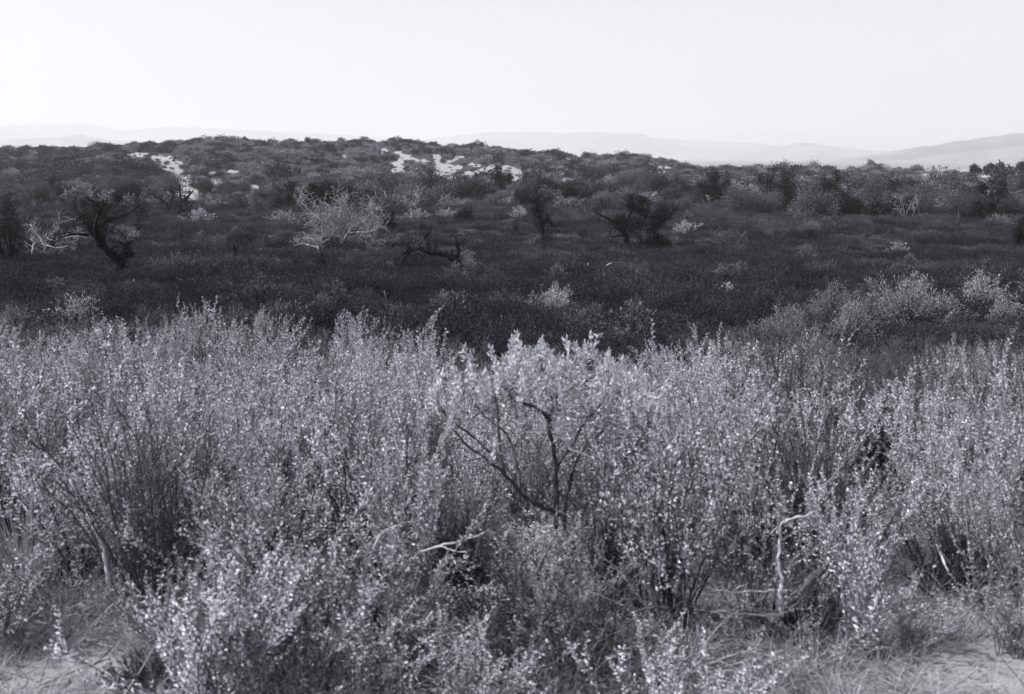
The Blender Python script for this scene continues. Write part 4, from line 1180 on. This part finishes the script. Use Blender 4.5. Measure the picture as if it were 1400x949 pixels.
def straw_tuft(seed, n=120, L=.5, droop=.8, w=.004, spread=.25):
    rng = np.random.RandomState(seed); g = Geo()
    for i in range(n):
        a = rng.uniform(0, 6.28); q = rng.random() * .06
        p = np.array([math.cos(a) * q, math.sin(a) * q, 0.])
        a += rng.normal() * .5
        d = unit([math.cos(a) * spread * rng.uniform(.3, 1.6), math.sin(a) * spread * rng.uniform(.3, 1.6), 1.])
        l = L * rng.uniform(.5, 1.2); pts = [p]
        for j in range(6):
            d = unit(d + np.array([0, 0, -droop * rng.uniform(.1, .35)]) + rng.normal(size=3) * .06)
            pts.append(pts[-1] + d * l / 6)
        pts = np.array(pts); sd_ = unit(np.cross(pts[-1] - pts[0], rng.normal(size=3))) * w
        ww = np.linspace(1, .2, 7)[:, None]
        v = np.concatenate([pts - sd_ * ww * .5, pts + sd_ * ww * .5])
        g.add(v, [(k, k + 1, k + 8, k + 7) for k in range(6)], rng.random())
    return g
def tussock(label, px, py, seed, **kw):
    X, Y, Z = hit(px, py, 40)
    root = thing('grass_tussock', label, 'tussock', (X, Y, Z - .01))
    link('blades', straw_tuft(seed, **kw).mesh('blades', [M['straw']]), root)
tussock('arching dry grass tussock at the left edge of the thicket', 30, 800, 61, n=420, L=.85, droop=.9, spread=.5)
tussock('dry grass tussock at the left edge above the arching one', 12, 700, 62, n=300, L=.7, droop=.7, spread=.4)
tussock('pale flattened tussock of long straw below the dark stems', 930, 925, 63, n=420, L=.6, droop=1.4, spread=.9)
tussock('pale fan of fine grass over the dark hollow at right', 1205, 640, 64, n=420, L=.55, droop=.7, spread=.6, w=.003)
tussock('short dry tussock beside the bare ground at left', 230, 930, 65, n=260, L=.3, droop=.5, spread=.4)

# fine dry grass and twigs on the ground under and before the thicket
rng = np.random.RandomState(91)
n = 4200
y = 2.9 + 9.5 * rng.random(n) ** 1.5; x = rng.uniform(-1, 1, n) * (y * .56 + .8)
z = ground(x, y); u, v = proj(x, y, z)
bare = sandmask(u, v, SAND_NEAR, .75) > .45
hole = np.zeros(n, bool)
for a, b, c, d in HOLES[:3]: hole |= ((u - a) / c) ** 2 + ((v - b) / d) ** 2 < 1
keep = ~hole & (~bare | (rng.random(n) < .10))
x, y, z, bare, u, v = x[keep], y[keep], z[keep], bare[keep], u[keep], v[keep]; n = len(x)
s = rng.uniform(.5, 1.1, n) * np.where(bare, .5, 1)
def litter(seed):
    rng = np.random.RandomState(seed); g = Geo()
    for i in range(26):
        p = np.append(rng.uniform(-.22, .22, 2), rng.uniform(.005, .05)); d = unit(np.append(rng.normal(size=2), rng.normal() * .22)); l = rng.uniform(.08, .3)
        g.tube([p, p + d * l * .5 + rng.normal(size=3) * .012, p + d * l], [.003, .0015], 3, rng.random())
    k = 60
    g.leaves(np.stack([rng.uniform(-.25, .25, k), rng.uniform(-.25, .25, k), rng.uniform(.002, .03, k)], 1), rng.normal(size=(k, 3)) * [1, 1, .3], .03, .015, rng.random(k), rng=rng)
    return g.mesh('litter', [M['leaf_dim']])
def straw(seed, L, droop, mat='straw'):
    return straw_tuft(seed, 46, L, droop, .0026, .6).mesh('straw', [M[mat]])
scatter('dry_grass', 'thin dry grass, twigs and leaf litter under the thicket', np.stack([x, y, z], 1),
        np.stack([np.zeros(n), np.zeros(n), rng.uniform(0, 6.28, n)], 1), np.stack([s, s, s], 1), np.where((v > 780) & ((u > 930) | (u < 240)) & (rng.random(n) < .75), rng.randint(0, 3, n), rng.randint(3, 8, n)),
        [straw(1, .2, .6), straw(2, .25, .9), straw(3, .15, .5), litter(4), litter(5), litter(6), straw(7, .26, .7, 'leaf_dim'), straw(8, .34, .8, 'leaf_dim')])


# ------------------------------------------------------------------ camera and render settings
cam = bpy.data.cameras.new('camera'); cam.sensor_width = 36; cam.lens = 36 * F / 1400
cam.clip_start = .05; cam.clip_end = 80000
cam.dof.use_dof = True; cam.dof.focus_distance = 60; cam.dof.aperture_fstop = 5.0
co = bpy.data.objects.new('camera', cam); COL.objects.link(co)
co.location = (0, 0, CAMZ); co.rotation_euler = (R(90) - TH, 0, 0)
scene.camera = co
scene.view_settings.view_transform = 'Standard'; scene.view_settings.look = 'None'
scene.view_settings.exposure = .38; scene.view_settings.gamma = 1
scene.view_settings.use_curve_mapping = False
cy = scene.cycles
cy.max_bounces = 6; cy.diffuse_bounces = 2; cy.glossy_bounces = 1; cy.transmission_bounces = 3; cy.volume_bounces = 1
cy.transparent_max_bounces = 4
cy.filter_width = 1.5
cy.use_denoising = True
